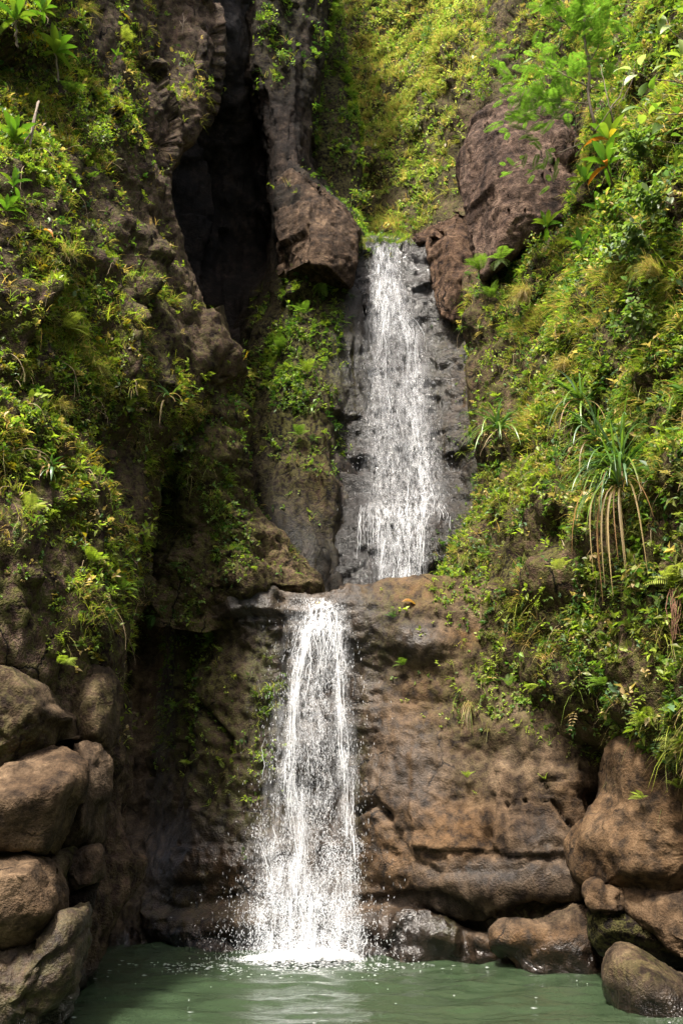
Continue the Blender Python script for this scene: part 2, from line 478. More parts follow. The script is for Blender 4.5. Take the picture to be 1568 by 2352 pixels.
# ------------------------------------------------------------------ the gorge
ST_LEFT = dict(edge=0.55, big=(0.38, 0.45), warp=0.12, cells=[(1.6, (0.7, 1, 2.2), 0.75, 0.3, 1.7, 0.9, 0.05, True), (0.8, (0.8, 1, 1.8), 0.36, 0.25, 1.8, 0.8, 0, False), (0.4, (0.9, 1, 1.4), 0.16, 0.4, 1.6, 0.8, 0.04, True)], fine=(0.05, 3.0), ridge=(0.035, 4.0), pits=(0.04, 6))
left_cliff = sheet('left_cliff', [
    (-420, [(-900, 7.5), (-100, 10.2), (120, 11.6), (300, 13.4), (400, 14.8), (440, 15.6), (410, 18), (300, 21)]),
    (0,    [(-900, 7.0), (-100, 10.2), (110, 11.6), (290, 13.4), (420, 14.9), (470, 15.6), (435, 18), (310, 21)]),
    (150,  [(-900, 7.0), (-100, 10.2), (110, 11.6), (290, 13.3), (410, 14.6), (478, 15.4), (440, 18), (320, 21)]),
    (270,  [(-900, 7.0), (-100, 10.1), (110, 11.5), (280, 13.0), (385, 14.2), (448, 15.0), (410, 18), (320, 21)]),
    (400,  [(-900, 6.8), (-100, 10.0), (110, 11.2), (250, 12.5), (340, 13.6), (374, 14.2), (345, 17.5), (300, 20)]),
    (560,  [(-900, 6.8), (-100, 9.8), (110, 11.0), (250, 12.2), (338, 13.3), (388, 14.0), (360, 17.5), (300, 20)]),
    (700,  [(-900, 6.7), (-100, 9.7), (110, 10.9), (260, 12.0), (390, 13.2), (462, 14.0), (440, 17), (340, 20)]),
    (860,  [(-900, 6.6), (-100, 9.6), (110, 10.7), (280, 11.8), (440, 13.2), (548, 14.4), (530, 17), (400, 20)]),
    (965,  [(-900, 6.5), (-100, 9.4), (110, 10.5), (250, 11.5), (370, 12.8), (470, 14.2), (420, 16.5), (330, 19)]),
    (1060, [(-900, 6.5), (-100, 9.3), (100, 10.3), (210, 11.2), (290, 12.2), (330, 13.0), (310, 16), (240, 18)]),
    (1200, [(-900, 6.4), (-100, 9.3), (100, 10.2), (210, 10.9), (290, 11.8), (335, 12.6), (320, 15.5), (240, 17)]),
    (1350, [(-900, 6.4), (-100, 9.3), (100, 10.1), (210, 10.8), (285, 11.5), (330, 12.3), (310, 15), (220, 16)]),
    (1500, [(-900, 6.3), (-100, 9.3), (100, 10.1), (200, 10.7), (260, 11.3), (300, 12.0), (280, 14.5), (200, 16)]),
    (1700, [(-900, 6.3), (-100, 9.5), (100, 10.3), (190, 10.9), (240, 11.4), (278, 12.0), (255, 14.5), (180, 16)]),
    (1950, [(-900, 6.3), (-100, 9.6), (90, 10.4), (170, 10.9), (215, 11.4), (255, 12.0), (235, 14), (170, 15)]),
    (2200, [(-900, 6.3), (-100, 9.6), (80, 10.4), (150, 10.9), (190, 11.3), (222, 11.8), (200, 13.5), (130, 14)]),
    (('z', -2.0), [(-900, 6.3), (-100, 9.6), (80, 10.4), (150, 10.9), (190, 11.3), (222, 11.8), (200, 13.5), (130, 14)]),
    ], ST_LEFT, ROCK_SUN, 11, 0.065, 'overgrown brown basalt cliff rising on the left above stacked blocks', moss0=0.25,
    moss=[(100, 1400, 200, 160, 0.8), (200, 800, 300, 300, 0.5)])

left_buttress = sheet('left_buttress', [
    (700,  [(150, 17), (330, 16), (440, 15.6), (500, 15.8), (490, 18), (400, 21)]),
    (880,  [(150, 16.5), (330, 15.6), (450, 15.0), (528, 15.3), (520, 18), (430, 21)]),
    (1000, [(150, 16), (330, 15.2), (450, 14.7), (536, 15.1), (530, 18), (450, 21)]),
    (1120, [(180, 16), (340, 15.2), (460, 14.7), (552, 15.1), (550, 18), (480, 21)]),
    (1210, [(200, 16), (350, 15.1), (490, 14.6), (605, 15.1), (600, 18), (520, 20)]),
    (1290, [(200, 16), (360, 15.0), (520, 14.5), (668, 15.0), (660, 17.5), (560, 19)]),
    (1345, [(200, 16), (370, 14.9), (540, 14.4), (708, 14.9), (700, 17), (600, 18)]),
    (1440, [(200, 16), (370, 15.0), (540, 15.0), (700, 15.6), (690, 17), (600, 18)]),
    ], dict(big=(0.35, 0.7), warp=0.2, cells=[(0.8, (1.1, 1, 1.1), 0.4, 0.4, 1.6, 0.9, 0.04, True), (0.3, (1.3, 1, 0.8), 0.12, 0.4, 1.5, 0.8, 0.03, True)], fine=(0.06, 2.8), ridge=(0.03, 5)), ROCK, 23, 0.045,
    'dark rock buttress hung with small plants, between the black cleft and the ledge', moss0=0.55)

ST_CAVE = dict(edge=0.6, big=(0.4, 0.4), warp=0.2, flute=(0.25, 0.75), cells=[(1.0, (0.7, 1, 3.2), 0.5, 0.3, 1.6, 0.8, 0.04, True)], fine=(0.05, 2.0))
cave = sheet('cave_wall', [
    (-500, [(180, 17.5), (380, 17.6), (480, 17.8), (570, 18.3), (650, 20.5), (690, 24)]),
    (-60,  [(180, 17.5), (380, 17.8), (480, 18.3), (560, 18.9), (640, 20.8), (690, 24)]),
    (160,  [(200, 18), (380, 18.6), (480, 19.2), (560, 19.5), (630, 20.2), (690, 24)]),
    (380,  [(220, 18), (380, 20.4), (480, 21.2), (560, 21.4), (640, 21.2), (720, 24)]),
    (620,  [(240, 18), (380, 21.2), (480, 22.2), (560, 22.4), (640, 22.0), (760, 22.5)]),
    (860,  [(260, 17.5), (400, 20.4), (500, 21.2), (580, 21.2), (650, 20.5), (800, 20.5)]),
    (1100, [(280, 17), (430, 19), (520, 19.4), (600, 19.0), (660, 18.6), (850, 18.5)]),
    (1420, [(300, 17), (450, 18), (540, 18.0), (610, 17.6), (670, 17.4), (850, 17.4)]),
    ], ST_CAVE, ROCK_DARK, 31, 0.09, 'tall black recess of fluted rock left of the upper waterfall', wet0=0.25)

ST_RIB = dict(edge=0.7, big=(0.15, 0.6), warp=0.08, flute=(0.22, 0.9), cells=[(0.9, (0.7, 1, 4.0), 0.30, 0.3, 1.6, 0.8, 0.03, True), (0.4, (0.9, 1, 2.0), 0.07, 0.3, 1.6, 0.8, 0.01, False)], fine=(0.035, 3.0), ridge=(0.02, 5))
rib = sheet('rock_rib', [
    (-400, [(440, 21.5), (470, 20.0), (560, 18.9), (670, 18.9), (748, 19.6), (765, 23)]),
    (0,    [(480, 21.5), (520, 20.0), (585, 19.0), (670, 19.0), (738, 19.6), (750, 23)]),
    (150,  [(505, 22), (548, 20.3), (604, 19.1), (668, 19.0), (722, 19.6), (735, 23)]),
    (280,  [(560, 22), (592, 20.6), (630, 19.2), (666, 19.0), (704, 19.6), (720, 23)]),
    (390,  [(600, 22), (622, 20.4), (644, 18.9), (676, 18.8), (704, 19.4), (725, 23)]),
    (450,  [(610, 22), (625, 20.0), (650, 18.4), (695, 18.5), (748, 19.2), (770, 22.5)]),
    (530,  [(620, 22), (630, 19.8), (650, 18.4), (715, 18.3), (805, 19.0), (810, 22)]),
    (640,  [(600, 22), (625, 20.0), (655, 18.8), (725, 18.5), (800, 18.9), (830, 21)]),
    (760,  [(540, 22), (580, 20.0), (640, 18.7), (725, 18.2), (795, 18.6), (830, 20)]),
    (920,  [(520, 21), (560, 19.5), (630, 18.2), (720, 17.8), (795, 18.3), (830, 19.5)]),
    (1100, [(510, 20), (560, 18.6), (630, 17.6), (720, 17.4), (795, 17.9), (830, 19)]),
    (1280, [(520, 19), (570, 17.9), (640, 17.1), (720, 17.0), (795, 17.4), (830, 18.5)]),
    (1450, [(530, 18.5), (580, 17.5), (650, 16.8), (720, 16.7), (795, 17.1), (830, 18)]),
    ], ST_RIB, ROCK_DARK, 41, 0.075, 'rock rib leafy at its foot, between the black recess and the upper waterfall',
    moss=[(690, 900, 120, 250, 0.7), (760, 1100, 90, 200, 0.4)], wet=[(800, 900, 40, 400, 0.7), (650, 1280, 160, 100, 0.6)],
    warm=[(760, 1040, 60, 140, 0.35)])

pillar = sheet('mossy_pillar', [
    (-400, [(578, 26), (658, 22.6), (713, 22.2), (740, 22.3), (744, 25), (738, 30)]),
    (0,    [(578, 26), (658, 22.4), (718, 22.0), (750, 22.1), (753, 25), (748, 30)]),
    (150,  [(578, 26), (668, 22.2), (728, 21.8), (763, 21.9), (766, 25), (758, 30)]),
    (300,  [(588, 26), (678, 22.0), (746, 21.5), (786, 21.6), (788, 25), (783, 30)]),
    (420,  [(598, 26), (688, 21.8), (753, 21.4), (790, 21.5), (793, 24), (788, 28)]),
    (560,  [(598, 26), (688, 21.8), (743, 21.4), (783, 21.5), (793, 24), (788, 28)]),
    ], dict(big=(0.15, 0.5), warp=0.1, cells=[(0.9, (1, 1, 2), 0.25, 0.3, 1.5, 0.8, 0.04, True)], fine=(0.06, 2.0)), ROCK_DARK, 47, 0.12,
    'dark pillar with a mossy edge, behind the rib and left of the grassy slope', moss=[(760, 250, 40, 300, 1.0)])

ST_FALL = dict(big=(0.12, 0.8), warp=0.10, cells=[(0.6, (1.3, 1, 0.7), 0.26, 0.35, 1.6, 0.9, 0.03, True), (0.26, (1, 1, 0.8), 0.08, 0.4, 1.5, 0.8, 0.02, True)], fine=(0.035, 3.2), ridge=(0.015, 7))
fall_wall = sheet('upper_fall_wall', [
    (('z', 16.6), [(740, 26), (800, 26), (860, 26), (920, 26), (990, 26), (1070, 26), (1220, 26)]),
    (545,  [(760, 21), (812, 20.2), (860, 20.2), (920, 20.2), (985, 20), (1070, 19.4), (1200, 18.6)]),
    (566,  [(770, 19.4), (818, 19.1), (860, 18.9), (920, 18.9), (985, 18.9), (1070, 18.6), (1180, 18)]),
    (640,  [(770, 19.2), (820, 18.95), (870, 18.8), (930, 18.7), (990, 18.6), (1070, 18.2), (1180, 17.6)]),
    (690,  [(770, 19.1), (820, 18.9), (870, 18.65), (930, 18.6), (990, 18.6), (1070, 18.1), (1180, 17.5)]),
    (850,  [(770, 18.8), (820, 18.6), (870, 18.5), (930, 18.4), (1000, 18.3), (1080, 17.8), (1180, 17.2)]),
    (1000, [(770, 18.4), (820, 18.2), (870, 18.1), (930, 18.0), (1000, 18.0), (1080, 17.4), (1180, 16.8)]),
    (1140, [(770, 17.9), (820, 17.8), (870, 17.7), (930, 17.6), (1000, 17.6), (1080, 17.0), (1180, 16.4)]),
    (1175, [(770, 17.8), (820, 17.5), (870, 17.3), (930, 17.2), (1000, 17.1), (1060, 16.7), (1180, 16.2)]),
    (1260, [(770, 17.5), (820, 17.3), (870, 17.2), (930, 17.1), (1000, 17.0), (1060, 16.6), (1180, 16)]),
    (1450, [(770, 17.2), (820, 17.1), (870, 17.0), (930, 16.9), (1000, 16.8), (1060, 16.4), (1180, 15.8)]),
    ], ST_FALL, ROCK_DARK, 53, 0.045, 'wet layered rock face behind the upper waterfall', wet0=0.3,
    wet=[(900, 650, 120, 160, 1.0), (930, 950, 120, 350, 1.0), (900, 1300, 160, 160, 1.0)],
    moss=[(825, 860, 30, 70, 0.8), (1005, 850, 30, 110, 0.8), (1050, 780, 50, 60, 0.5)], warm=[(1050, 860, 60, 160, 0.45), (1020, 660, 30, 60, 0.5)])

ST_SLOPE = dict(big=(0.7, 0.2), warp=0.4, cells=[(2.0, (1, 1, 1.6), 0.45, 0.5, 1.3, 0.9, 0.03, True)], fine=(0.12, 1.2))
back_slope = sheet('back_slope', [
    (-500, [(560, 42), (760, 40), (900, 37), (1020, 33), (1130, 28.5), (1250, 26), (1500, 24)]),
    (-50,  [(560, 35), (760, 33), (900, 31), (1020, 28.5), (1110, 25.5), (1250, 23.5), (1500, 22)]),
    (120,  [(560, 32), (760, 30.5), (900, 29), (1000, 27), (1085, 24.5), (1230, 22.5), (1500, 21)]),
    (260,  [(600, 29.5), (780, 28), (880, 27), (970, 25.4), (1060, 23.5), (1200, 22), (1400, 20.5)]),
    (380,  [(650, 27), (790, 26), (870, 25.2), (950, 24), (1050, 22.5), (1180, 21.3), (1350, 20)]),
    (480,  [(680, 24.5), (800, 24), (870, 23.5), (950, 22.5), (1040, 21.4), (1150, 20.5), (1300, 19.5)]),
    (570,  [(700, 23), (810, 22.4), (870, 22), (950, 21.3), (1030, 20.4), (1130, 19.6), (1250, 18.8)]),
    (640,  [(700, 22.5), (810, 21.6), (870, 21.2), (950, 20.6), (1030, 19.8), (1130, 19), (1250, 18.3)]),
    ], ST_SLOPE, ROCK, 61, 0.13, 'steep grassy hillside above and behind the upper waterfall', cat='hillside', moss0=0.5,
    grooves=[([(1120, -60), (1090, 120), (1050, 260), (1000, 320)], 16, 0.5)], bumps=[(1060, 150, 40, 120, 0.7), (1010, 290, 45, 50, 0.5), (850, 385, 50, 30, 0.5)])

ST_RIGHT = dict(big=(0.4, 0.5), warp=0.15, cells=[(1.2, (1, 1, 1.3), 0.45, 0.4, 1.6, 0.9, 0.05, True), (0.45, (1, 1, 1.1), 0.14, 0.5, 1.5, 0.8, 0.03, True)], fine=(0.06, 2.3), ridge=(0.03, 5))
right_slope = sheet('right_slope', [
    (-400, [(1190, 26), (1190, 22), (1290, 19.8), (1400, 17.5), (1500, 15.5), (1600, 13.5), (2300, 7)]),
    (0,    [(1150, 26), (1140, 21), (1250, 19), (1370, 16.8), (1480, 14.6), (1600, 12.4), (2300, 6.5)]),
    (170,  [(1130, 25), (1120, 20), (1240, 18.2), (1360, 16), (1470, 13.8), (1600, 11.8), (2300, 6.5)]),
    (330,  [(1140, 24), (1130, 19), (1240, 17.6), (1350, 15.6), (1460, 13.3), (1600, 11.2), (2300, 6.2)]),
    (520,  [(1120, 23), (1110, 18), (1200, 17.0), (1310, 15.4), (1440, 13.0), (1600, 10.8), (2300, 6)]),
    (640,  [(1090, 22), (1080, 17.2), (1170, 16.2), (1290, 14.8), (1430, 12.6), (1600, 10.5), (2300, 6)]),
    (800,  [(1100, 20), (1090, 16.8), (1160, 15.8), (1280, 14.2), (1430, 12.0), (1600, 10.2), (2300, 5.8)]),
    (950,  [(1105, 19.5), (1098, 16.3), (1160, 15.4), (1270, 13.8), (1420, 11.7), (1600, 10.0), (2300, 5.6)]),
    (1090, [(1112, 19), (1108, 15.9), (1160, 15.0), (1260, 13.4), (1410, 11.5), (1600, 9.8), (2300, 5.5)]),
    (1190, [(1095, 18), (1090, 15.6), (1145, 14.6), (1250, 13.1), (1400, 11.4), (1600, 9.8), (2300, 5.5)]),
    (1290, [(1052, 17.5), (1048, 15.1), (1120, 14.0), (1230, 12.8), (1400, 11.3), (1600, 9.8), (2300, 5.5)]),
    (1345, [(1022, 17), (1025, 14.9), (1100, 13.8), (1220, 12.7), (1400, 11.3), (1600, 9.8), (2300, 5.5)]),
    (1440, [(968, 17), (985, 14.6), (1070, 13.8), (1210, 12.7), (1390, 11.3), (1600, 9.9), (2300, 5.5)]),
    (1560, [(975, 17), (1000, 14.9), (1060, 14.0), (1200, 12.8), (1380, 11.4), (1600, 10.0), (2300, 5.5)]),
    (1680, [(1050, 17), (1060, 15.2), (1100, 14.2), (1220, 13.1), (1380, 11.7), (1600, 10.2), (2300, 5.5)]),
    (1800, [(1200, 17), (1200, 15.6), (1230, 14.8), (1290, 13.9), (1400, 12.6), (1600, 10.8), (2300, 5.8)]),
    (2000, [(1300, 17), (1300, 15.6), (1330, 15.0), (1380, 14.1), (1450, 13.0), (1600, 11.3), (2300, 6)]),
    (('z', -1.5), [(1340, 16), (1340, 15), (1360, 14.4), (1400, 13.6), (1450, 12.8), (1600, 11.3), (2300, 6)]),
    ], ST_RIGHT, ROCK, 71, 0.075, 'overgrown slope climbing the right side of the gorge', moss0=0.4,
    moss=[(1200, 1400, 260, 200, 0.5)], bumps=[(1230, 1340, 80, 60, 0.25)])

ST_LOW = dict(big=(0.20, 0.5), warp=0.10, cells=[(2.6, (1.3, 1, 1.0), 0.40, 0.25, 1.3, 0.7, 0.015, True), (0.8, (1.4, 1, 0.9), 0.14, 0.2, 1.7, 0.8, 0.0, False), (0.35, (1.5, 1, 0.7), 0.06, 0.4, 1.6, 0.8, 0.010, True)], strata=(0.20, 2.4, 0.7, 1.4), fine=(0.04, 3.0), ridge=(0.022, 5), pits=(0.025, 7))
lower_wall = sheet('lower_cliff', [
    (('z', 5.35), [(200, 19), (330, 19), (450, 19), (580, 19), (700, 19), (830, 19), (960, 19), (1080, 19), (1200, 19), (1320, 18), (1420, 17), (1600, 16)]),
    (('z', 5.4),  [(200, 17), (330, 17.8), (450, 16.1), (580, 15.5), (700, 15.5), (830, 15.3), (960, 15.2), (1080, 15), (1200, 15), (1320, 15), (1420, 15), (1600, 14)]),
    (1372, [(200, 1380, 16.4), (330, 1350, 16.0), (450, 1338, 15.0), (580, 1350, 14.7), (700, 1372, 14.6), (830, 1366, 14.4), (960, 1340, 14.3), (1080, 1345, 14.2), (1200, 1350, 14.1), (1320, 14.0), (1420, 13.8), (1600, 13)]),
    (1420, [(200, 16.4), (330, 17.1), (450, 15.3), (580, 14.5), (700, 14.45), (830, 14.1), (960, 13.95), (1080, 13.9), (1200, 13.9), (1320, 13.8), (1420, 13.6), (1600, 13)]),
    (1560, [(200, 16.4), (330, 17.0), (450, 15.2), (580, 14.5), (700, 14.6), (830, 14.2), (960, 13.8), (1080, 13.6), (1200, 13.4), (1320, 13.2), (1420, 13.2), (1600, 12.6)]),
    (1700, [(200, 16.4), (330, 16.9), (450, 15.1), (580, 14.5), (700, 14.6), (830, 14.2), (960, 13.7), (1080, 13.3), (1200, 12.9), (1320, 12.7), (1420, 13.0), (1600, 12.4)]),
    (1830, [(200, 16.2), (330, 16.7), (450, 15.0), (580, 14.5), (700, 14.6), (830, 14.1), (960, 13.5), (1080, 13.1), (1200, 12.7), (1320, 12.6), (1420, 13.2), (1600, 12.4)]),
    (1950, [(200, 15.8), (330, 16.3), (450, 14.8), (580, 14.3), (700, 14.4), (830, 14.0), (960, 13.4), (1080, 13.0), (1200, 12.6), (1320, 12.6), (1420, 12.9), (1600, 12.2)]),
    (2050, [(200, 15.2), (330, 15.9), (450, 14.7), (580, 14.2), (700, 14.2), (830, 13.9), (960, 13.5), (1080, 13.1), (1200, 12.7), (1320, 12.6), (1420, 12.7), (1600, 12.0)]),
    (2085, [(200, 15.0), (330, 15.8), (450, 14.8), (580, 14.3), (700, 14.2), (830, 13.9), (960, 13.7), (1080, 13.5), (1200, 13.1), (1320, 12.9), (1420, 12.9), (1600, 12.0)]),
    (2140, [(200, 14.8), (330, 15.7), (450, 14.8), (580, 14.2), (700, 14.1), (830, 13.8), (960, 13.5), (1080, 13.4), (1200, 12.6), (1320, 12.4), (1420, 12.6), (1600, 11.8)]),
    (2190, [(200, 14.6), (330, 15.5), (450, 14.7), (580, 14.1), (700, 14.0), (830, 13.7), (960, 13.4), (1080, 13.3), (1200, 12.5), (1320, 12.2), (1420, 12.4), (1600, 11.6)]),
    (('z', -1.5), [(200, 14.3), (330, 15.3), (450, 14.6), (580, 14.1), (700, 14.0), (830, 13.7), (960, 13.5), (1080, 13.3), (1200, 12.6), (1320, 12.2), (1420, 12.4), (1600, 11.6)]),
    ], ST_LOW, ROCK_SMOOTH, 83, 0.04, 'brown water-worn lower cliff with undercut foot behind the lower waterfall',
    grooves=[([(1129, 1824), (1126, 1889), (1119, 1934), (1125, 1965)], 4, 0.10), ([(1270, 1840), (1309, 1894), (1344, 1936)], 5, 0.14),
             ([(899, 1864), (924, 1929), (959, 1979), (1024, 2004), (1094, 2004), (1179, 1999), (1234, 1974), (1334, 1964)], 6, 0.05),
             ([(924, 2059), (1009, 2046), (1064, 2054), (1144, 2076), (1209, 2064), (1284, 2064), (1369, 2094)], 9, 0.20),
             ([(1135, 2120), (1139, 2205)], 7, 0.30), ([(1060, 2120), (1130, 2140)], 12, 0.30), ([(960, 2100), (1060, 2095)], 6, 0.12),
             ([(1240, 1790), (1300, 1788)], 4, 0.10), ([(640, 1370), (660, 1500), (650, 1700)], 10, 0.12),
             ([(820, 1870), (880, 1850), (905, 1880)], 9, 0.2), ([(440, 1600), (520, 1700), (470, 1850)], 10, 0.2)],
    bumps=[(1161, 1847, 5, 6, -0.25), (1205, 1838, 4, 5, -0.2), (1178, 1848, 3, 3, -0.2), (1250, 1838, 4, 4, -0.2), (1343, 1855, 4, 4, -0.2), (1254, 1806, 5, 4, -0.2),
           (1270, 2165, 130, 42, 0.18), (1030, 2160, 60, 35, 0.25), (960, 1480, 70, 36, 0.12)],
    wet=[(740, 1700, 150, 600, 1.0), (420, 1900, 160, 300, 0.25), (560, 2000, 260, 160, 0.9), (960, 2140, 180, 80, 1.0), (580, 1400, 80, 60, 0.9), (950, 1480, 60, 40, 0.8), (1180, 2200, 260, 30, 1.0), (950, 1760, 90, 160, 0.5), (1250, 1930, 60, 80, 0.4), (1120, 2000, 250, 30, 0.5)],
    moss=[(600, 1540, 60, 130, 1.0), (560, 1800, 90, 100, 1.0), (480, 1650, 100, 180, 0.7), (900, 1400, 70, 60, 0.5), (420, 2080, 200, 60, 0.5), (1230, 2090, 120, 30, 0.6), (1020, 2150, 40, 25, 0.8), (830, 1800, 20, 200, 0.8), (870, 1500, 60, 60, 0.6)],
    warm=[(1010, 1900, 130, 90, 0.55), (880, 1960, 80, 110, 0.7), (1220, 2180, 110, 26, 1.0), (940, 1370, 120, 40, 0.7), (1080, 1470, 60, 30, 0.7), (500, 2010, 70, 80, 0.7), (960, 1640, 100, 120, 0.5), (1300, 1840, 90, 90, 0.25)])

# ------------------------------------------------------------------ single rocks
ST_BLOCK = dict(big=(0.04, 1.0), warp=0.06, cells=[(0.8, (1, 1, 1), 0.20, 0.25, 1.5, 0.6, 0.0, False), (0.4, (1, 1, 1), 0.035, 0.5, 1.4, 0.6, 0.008, True)], fine=(0.022, 4.0), ridge=(0.010, 8), pits=(0.02, 9))
ST_ROUND = dict(big=(0.12, 0.8), warp=0.10, cells=[(1.2, (1, 1, 1.3), 0.20, 0.4, 1.3, 0.6, 0.015, True), (0.6, (1, 1, 1), 0.06, 0.3, 1.4, 0.6, 0, False)], fine=(0.03, 2.8), ridge=(0.009, 8), pits=(0.015, 8))
ST_CRAG = dict(big=(0.06, 0.9), warp=0.05, cells=[(0.9, (1, 1, 1.5), 0.16, 0.25, 1.7, 0.8, 0.0, False), (0.45, (1, 1, 1.3), 0.10, 0.4, 1.6, 0.8, 0.02, True)], fine=(0.035, 3), ridge=(0.015, 7))
ST_HULL = dict(big=(0.05, 0.9), warp=0.05, cells=[(0.8, (1, 1, 1.4), 0.22, 0.3, 1.6, 0.8, 0.0, False), (0.4, (1, 1, 1.2), 0.08, 0.3, 1.7, 0.9, 0.02, True)], fine=(0.03, 3.5), ridge=(0.014, 7), pits=(0.02, 9))
ST_HULL_S = dict(big=(0.03, 1.0), warp=0.05, cells=[(0.5, (1, 1, 1), 0.09, 0.25, 1.6, 0.7, 0.0, False), (0.3, (1, 1, 1), 0.025, 0.4, 1.5, 0.8, 0.01, True)], fine=(0.022, 3.5), ridge=(0.009, 8), pits=(0.02, 9))
G1 = 'stacked basalt blocks beside the pool'
outline_rock('boulder', [(-136, 1526), (39, 1538), (92, 1578), (120, 1620), (162, 1654), (174, 1702), (166, 1729), (131, 1703), (82, 1742), (30, 1769), (-136, 1804)], 9.6, 0.75, 'large mossy rounded rock lying on top of the stacked blocks', ROCK_SMOOTH, 201, ST_BLOCK, 'boulder', power=4.5, moss0=0.4, group=G1, cuts=6)
hull_rock('boulder', [(215,1526,10.3),(252,1534,10.4),(278,1568,10.5),(272,1615,10.5),(270,1682,10.5),(254,1726,10.4),(172,1706,10.2),(158,1657,10.2),(150,1614,10.2),(184,1552,10.2),(215,1600,9.95),(220,1680,9.95),(215,1530,11.4),(262,1700,11.4),(162,1690,11.4)], 'upright column of rock with small plants on its top, beside the black cleft', ROCK_SMOOTH, 202, ST_HULL_S, 'boulder', G1, moss0=0.25)
hull_rock('boulder', [(-130,1790,9.0),(32,1762,8.9),(111,1700,9.5),(150,1725,9.4),(194,1754,9.3),(192,1805,9.2),(170,1872,9.3),(128,1963,9.4),(-130,1963,9.0),(60,1830,8.55),(150,1802,8.75),(-130,1850,8.5),(100,1950,8.85),(-130,1950,8.5),(-130,1780,11.4),(192,1750,11),(128,1963,11),(-130,1960,11.4)], 'big pale block with a slanting lit top and a sharp peak, left of the pool', ROCK_SMOOTH, 203, ST_HULL_S, 'boulder', G1, warm0=0.12)
hull_rock('boulder', [(171,1706,9.9),(203,1700,9.9),(232,1711,10),(255,1746,10.1),(259,1796,10.1),(248,1862,10.1),(240,1924,10.1),(214,1950,10),(168,1964,9.8),(132,1960,9.7),(195,1800,9.6),(190,1900,9.55),(175,1712,11.3),(250,1800,11.3),(135,1960,11.3),(235,1930,11.3)], 'narrow shaded block wedged between the pale peaked block and the cleft', ROCK_SMOOTH, 204, ST_HULL_S, 'boulder', G1)
hull_rock('boulder', [(-130,1966,8.8),(95,1964,8.9),(134,1988,9.1),(158,2038,9.2),(157,2085,9.2),(142,2118,9.2),(110,2168,9.1),(50,2214,8.9),(-130,2240,8.7),(60,2010,8.4),(-130,2020,8.3),(100,2100,8.5),(-130,2150,8.3),(-130,1966,11),(130,1985,11),(142,2110,11),(-130,2230,11)], 'large warm brown block with rounded shoulder, second from the water', ROCK_SMOOTH, 205, ST_HULL_S, 'boulder', G1, warm0=0.15)
outline_rock('boulder', [(119, 1957), (167, 1952), (166, 2013), (159, 2092), (148, 2092), (134, 2046)], 9.7, 0.3, 'thin greenish stone between the warm brown block and the small grey cube', ROCK_SMOOTH, 206, ST_BLOCK, 'boulder', moss0=0.6, group=G1, nth=60, nr=14)
outline_rock('boulder', [(167, 1958), (215, 1948), (234, 1967), (228, 2022), (166, 2039), (154, 2001)], 9.8, 0.28, 'small grey cube of rock under the narrow shaded block', ROCK_SMOOTH, 207, ST_BLOCK, 'boulder', power=4, group=G1, nth=70, nr=16, cuts=6)
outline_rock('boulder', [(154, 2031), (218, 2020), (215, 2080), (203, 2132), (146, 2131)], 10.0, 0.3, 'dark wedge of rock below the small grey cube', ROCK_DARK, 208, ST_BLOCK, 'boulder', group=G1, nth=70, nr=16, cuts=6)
outline_rock('boulder', [(-137, 2148), (47, 2144), (112, 2138), (153, 2099), (186, 2094), (194, 2156), (175, 2219), (158, 2279), (127, 2352), (59, 2437), (-135, 2455)], 9.2, 0.75, 'wet mossy foot rock at the pool edge, lowest of the stack', ROCK_SMOOTH, 209, dict(ST_BLOCK, fine=(0.07, 3.0), cells=[(0.5, (1.3, 1, 1), 0.16, 0.6, 1.3, 0.8, 0.03, True)]), 'boulder', moss0=0.55, wet0=0.3, group=G1)

G2 = 'rounded rocks on the right shore'
outline_rock('boulder', [(1424, 1702), (1463, 1693), (1488, 1708), (1523, 1715), (1571, 1725), (1756, 1727), (1756, 2027), (1572, 2036), (1535, 2060), (1475, 2066), (1462, 2072), (1436, 2049), (1351, 2047), (1332, 2020), (1329, 1973), (1348, 1931), (1390, 1873), (1417, 1828), (1412, 1764)], 11.75, 1.0, 'huge rounded brown bluff above the right shore', ROCK_SMOOTH, 221, dict(ST_ROUND, big=(0.16, 0.9)), 'boulder', slope=(-0.35, 0.05), cuts=7, cut_depth=(0.7, 0.92), power=3.4, group=G2, ctr=(1520, 1920), nth=170, nr=34, warm0=0.35)
outline_rock('boulder', [(1349, 2041), (1399, 2031), (1446, 2038), (1465, 2065), (1446, 2094), (1376, 2102), (1352, 2074)], 11.5, 0.35, 'small reddish stone tucked under the rounded bluff', ROCK_SMOOTH, 222, ST_BLOCK, 'boulder', group=G2, nth=70, nr=16, warm0=0.22, cuts=7)
outline_rock('boulder', [(1441, 2076), (1473, 2058), (1530, 2051), (1569, 2029), (1757, 2034), (1756, 2188), (1569, 2191), (1517, 2168), (1498, 2142), (1456, 2119)], 11.2, 0.8, 'brown rounded rock with a notched lower edge under the bluff', ROCK_SMOOTH, 223, ST_ROUND, 'boulder', slope=(-0.3, 0), cuts=7, power=3.4, group=G2, warm0=0.22, ctr=(1580, 2115))
outline_rock('boulder', [(1364, 2096), (1435, 2093), (1497, 2144), (1575, 2187), (1757, 2226), (1756, 2313), (1571, 2281), (1496, 2234), (1423, 2196), (1363, 2169)], 11.8, 0.7, 'dark slanting slab in the undercut of the right shore', ROCK_DARK, 224, ST_ROUND, 'boulder', cuts=6, group=G2, moss0=0.5, ctr=(1540, 2200))
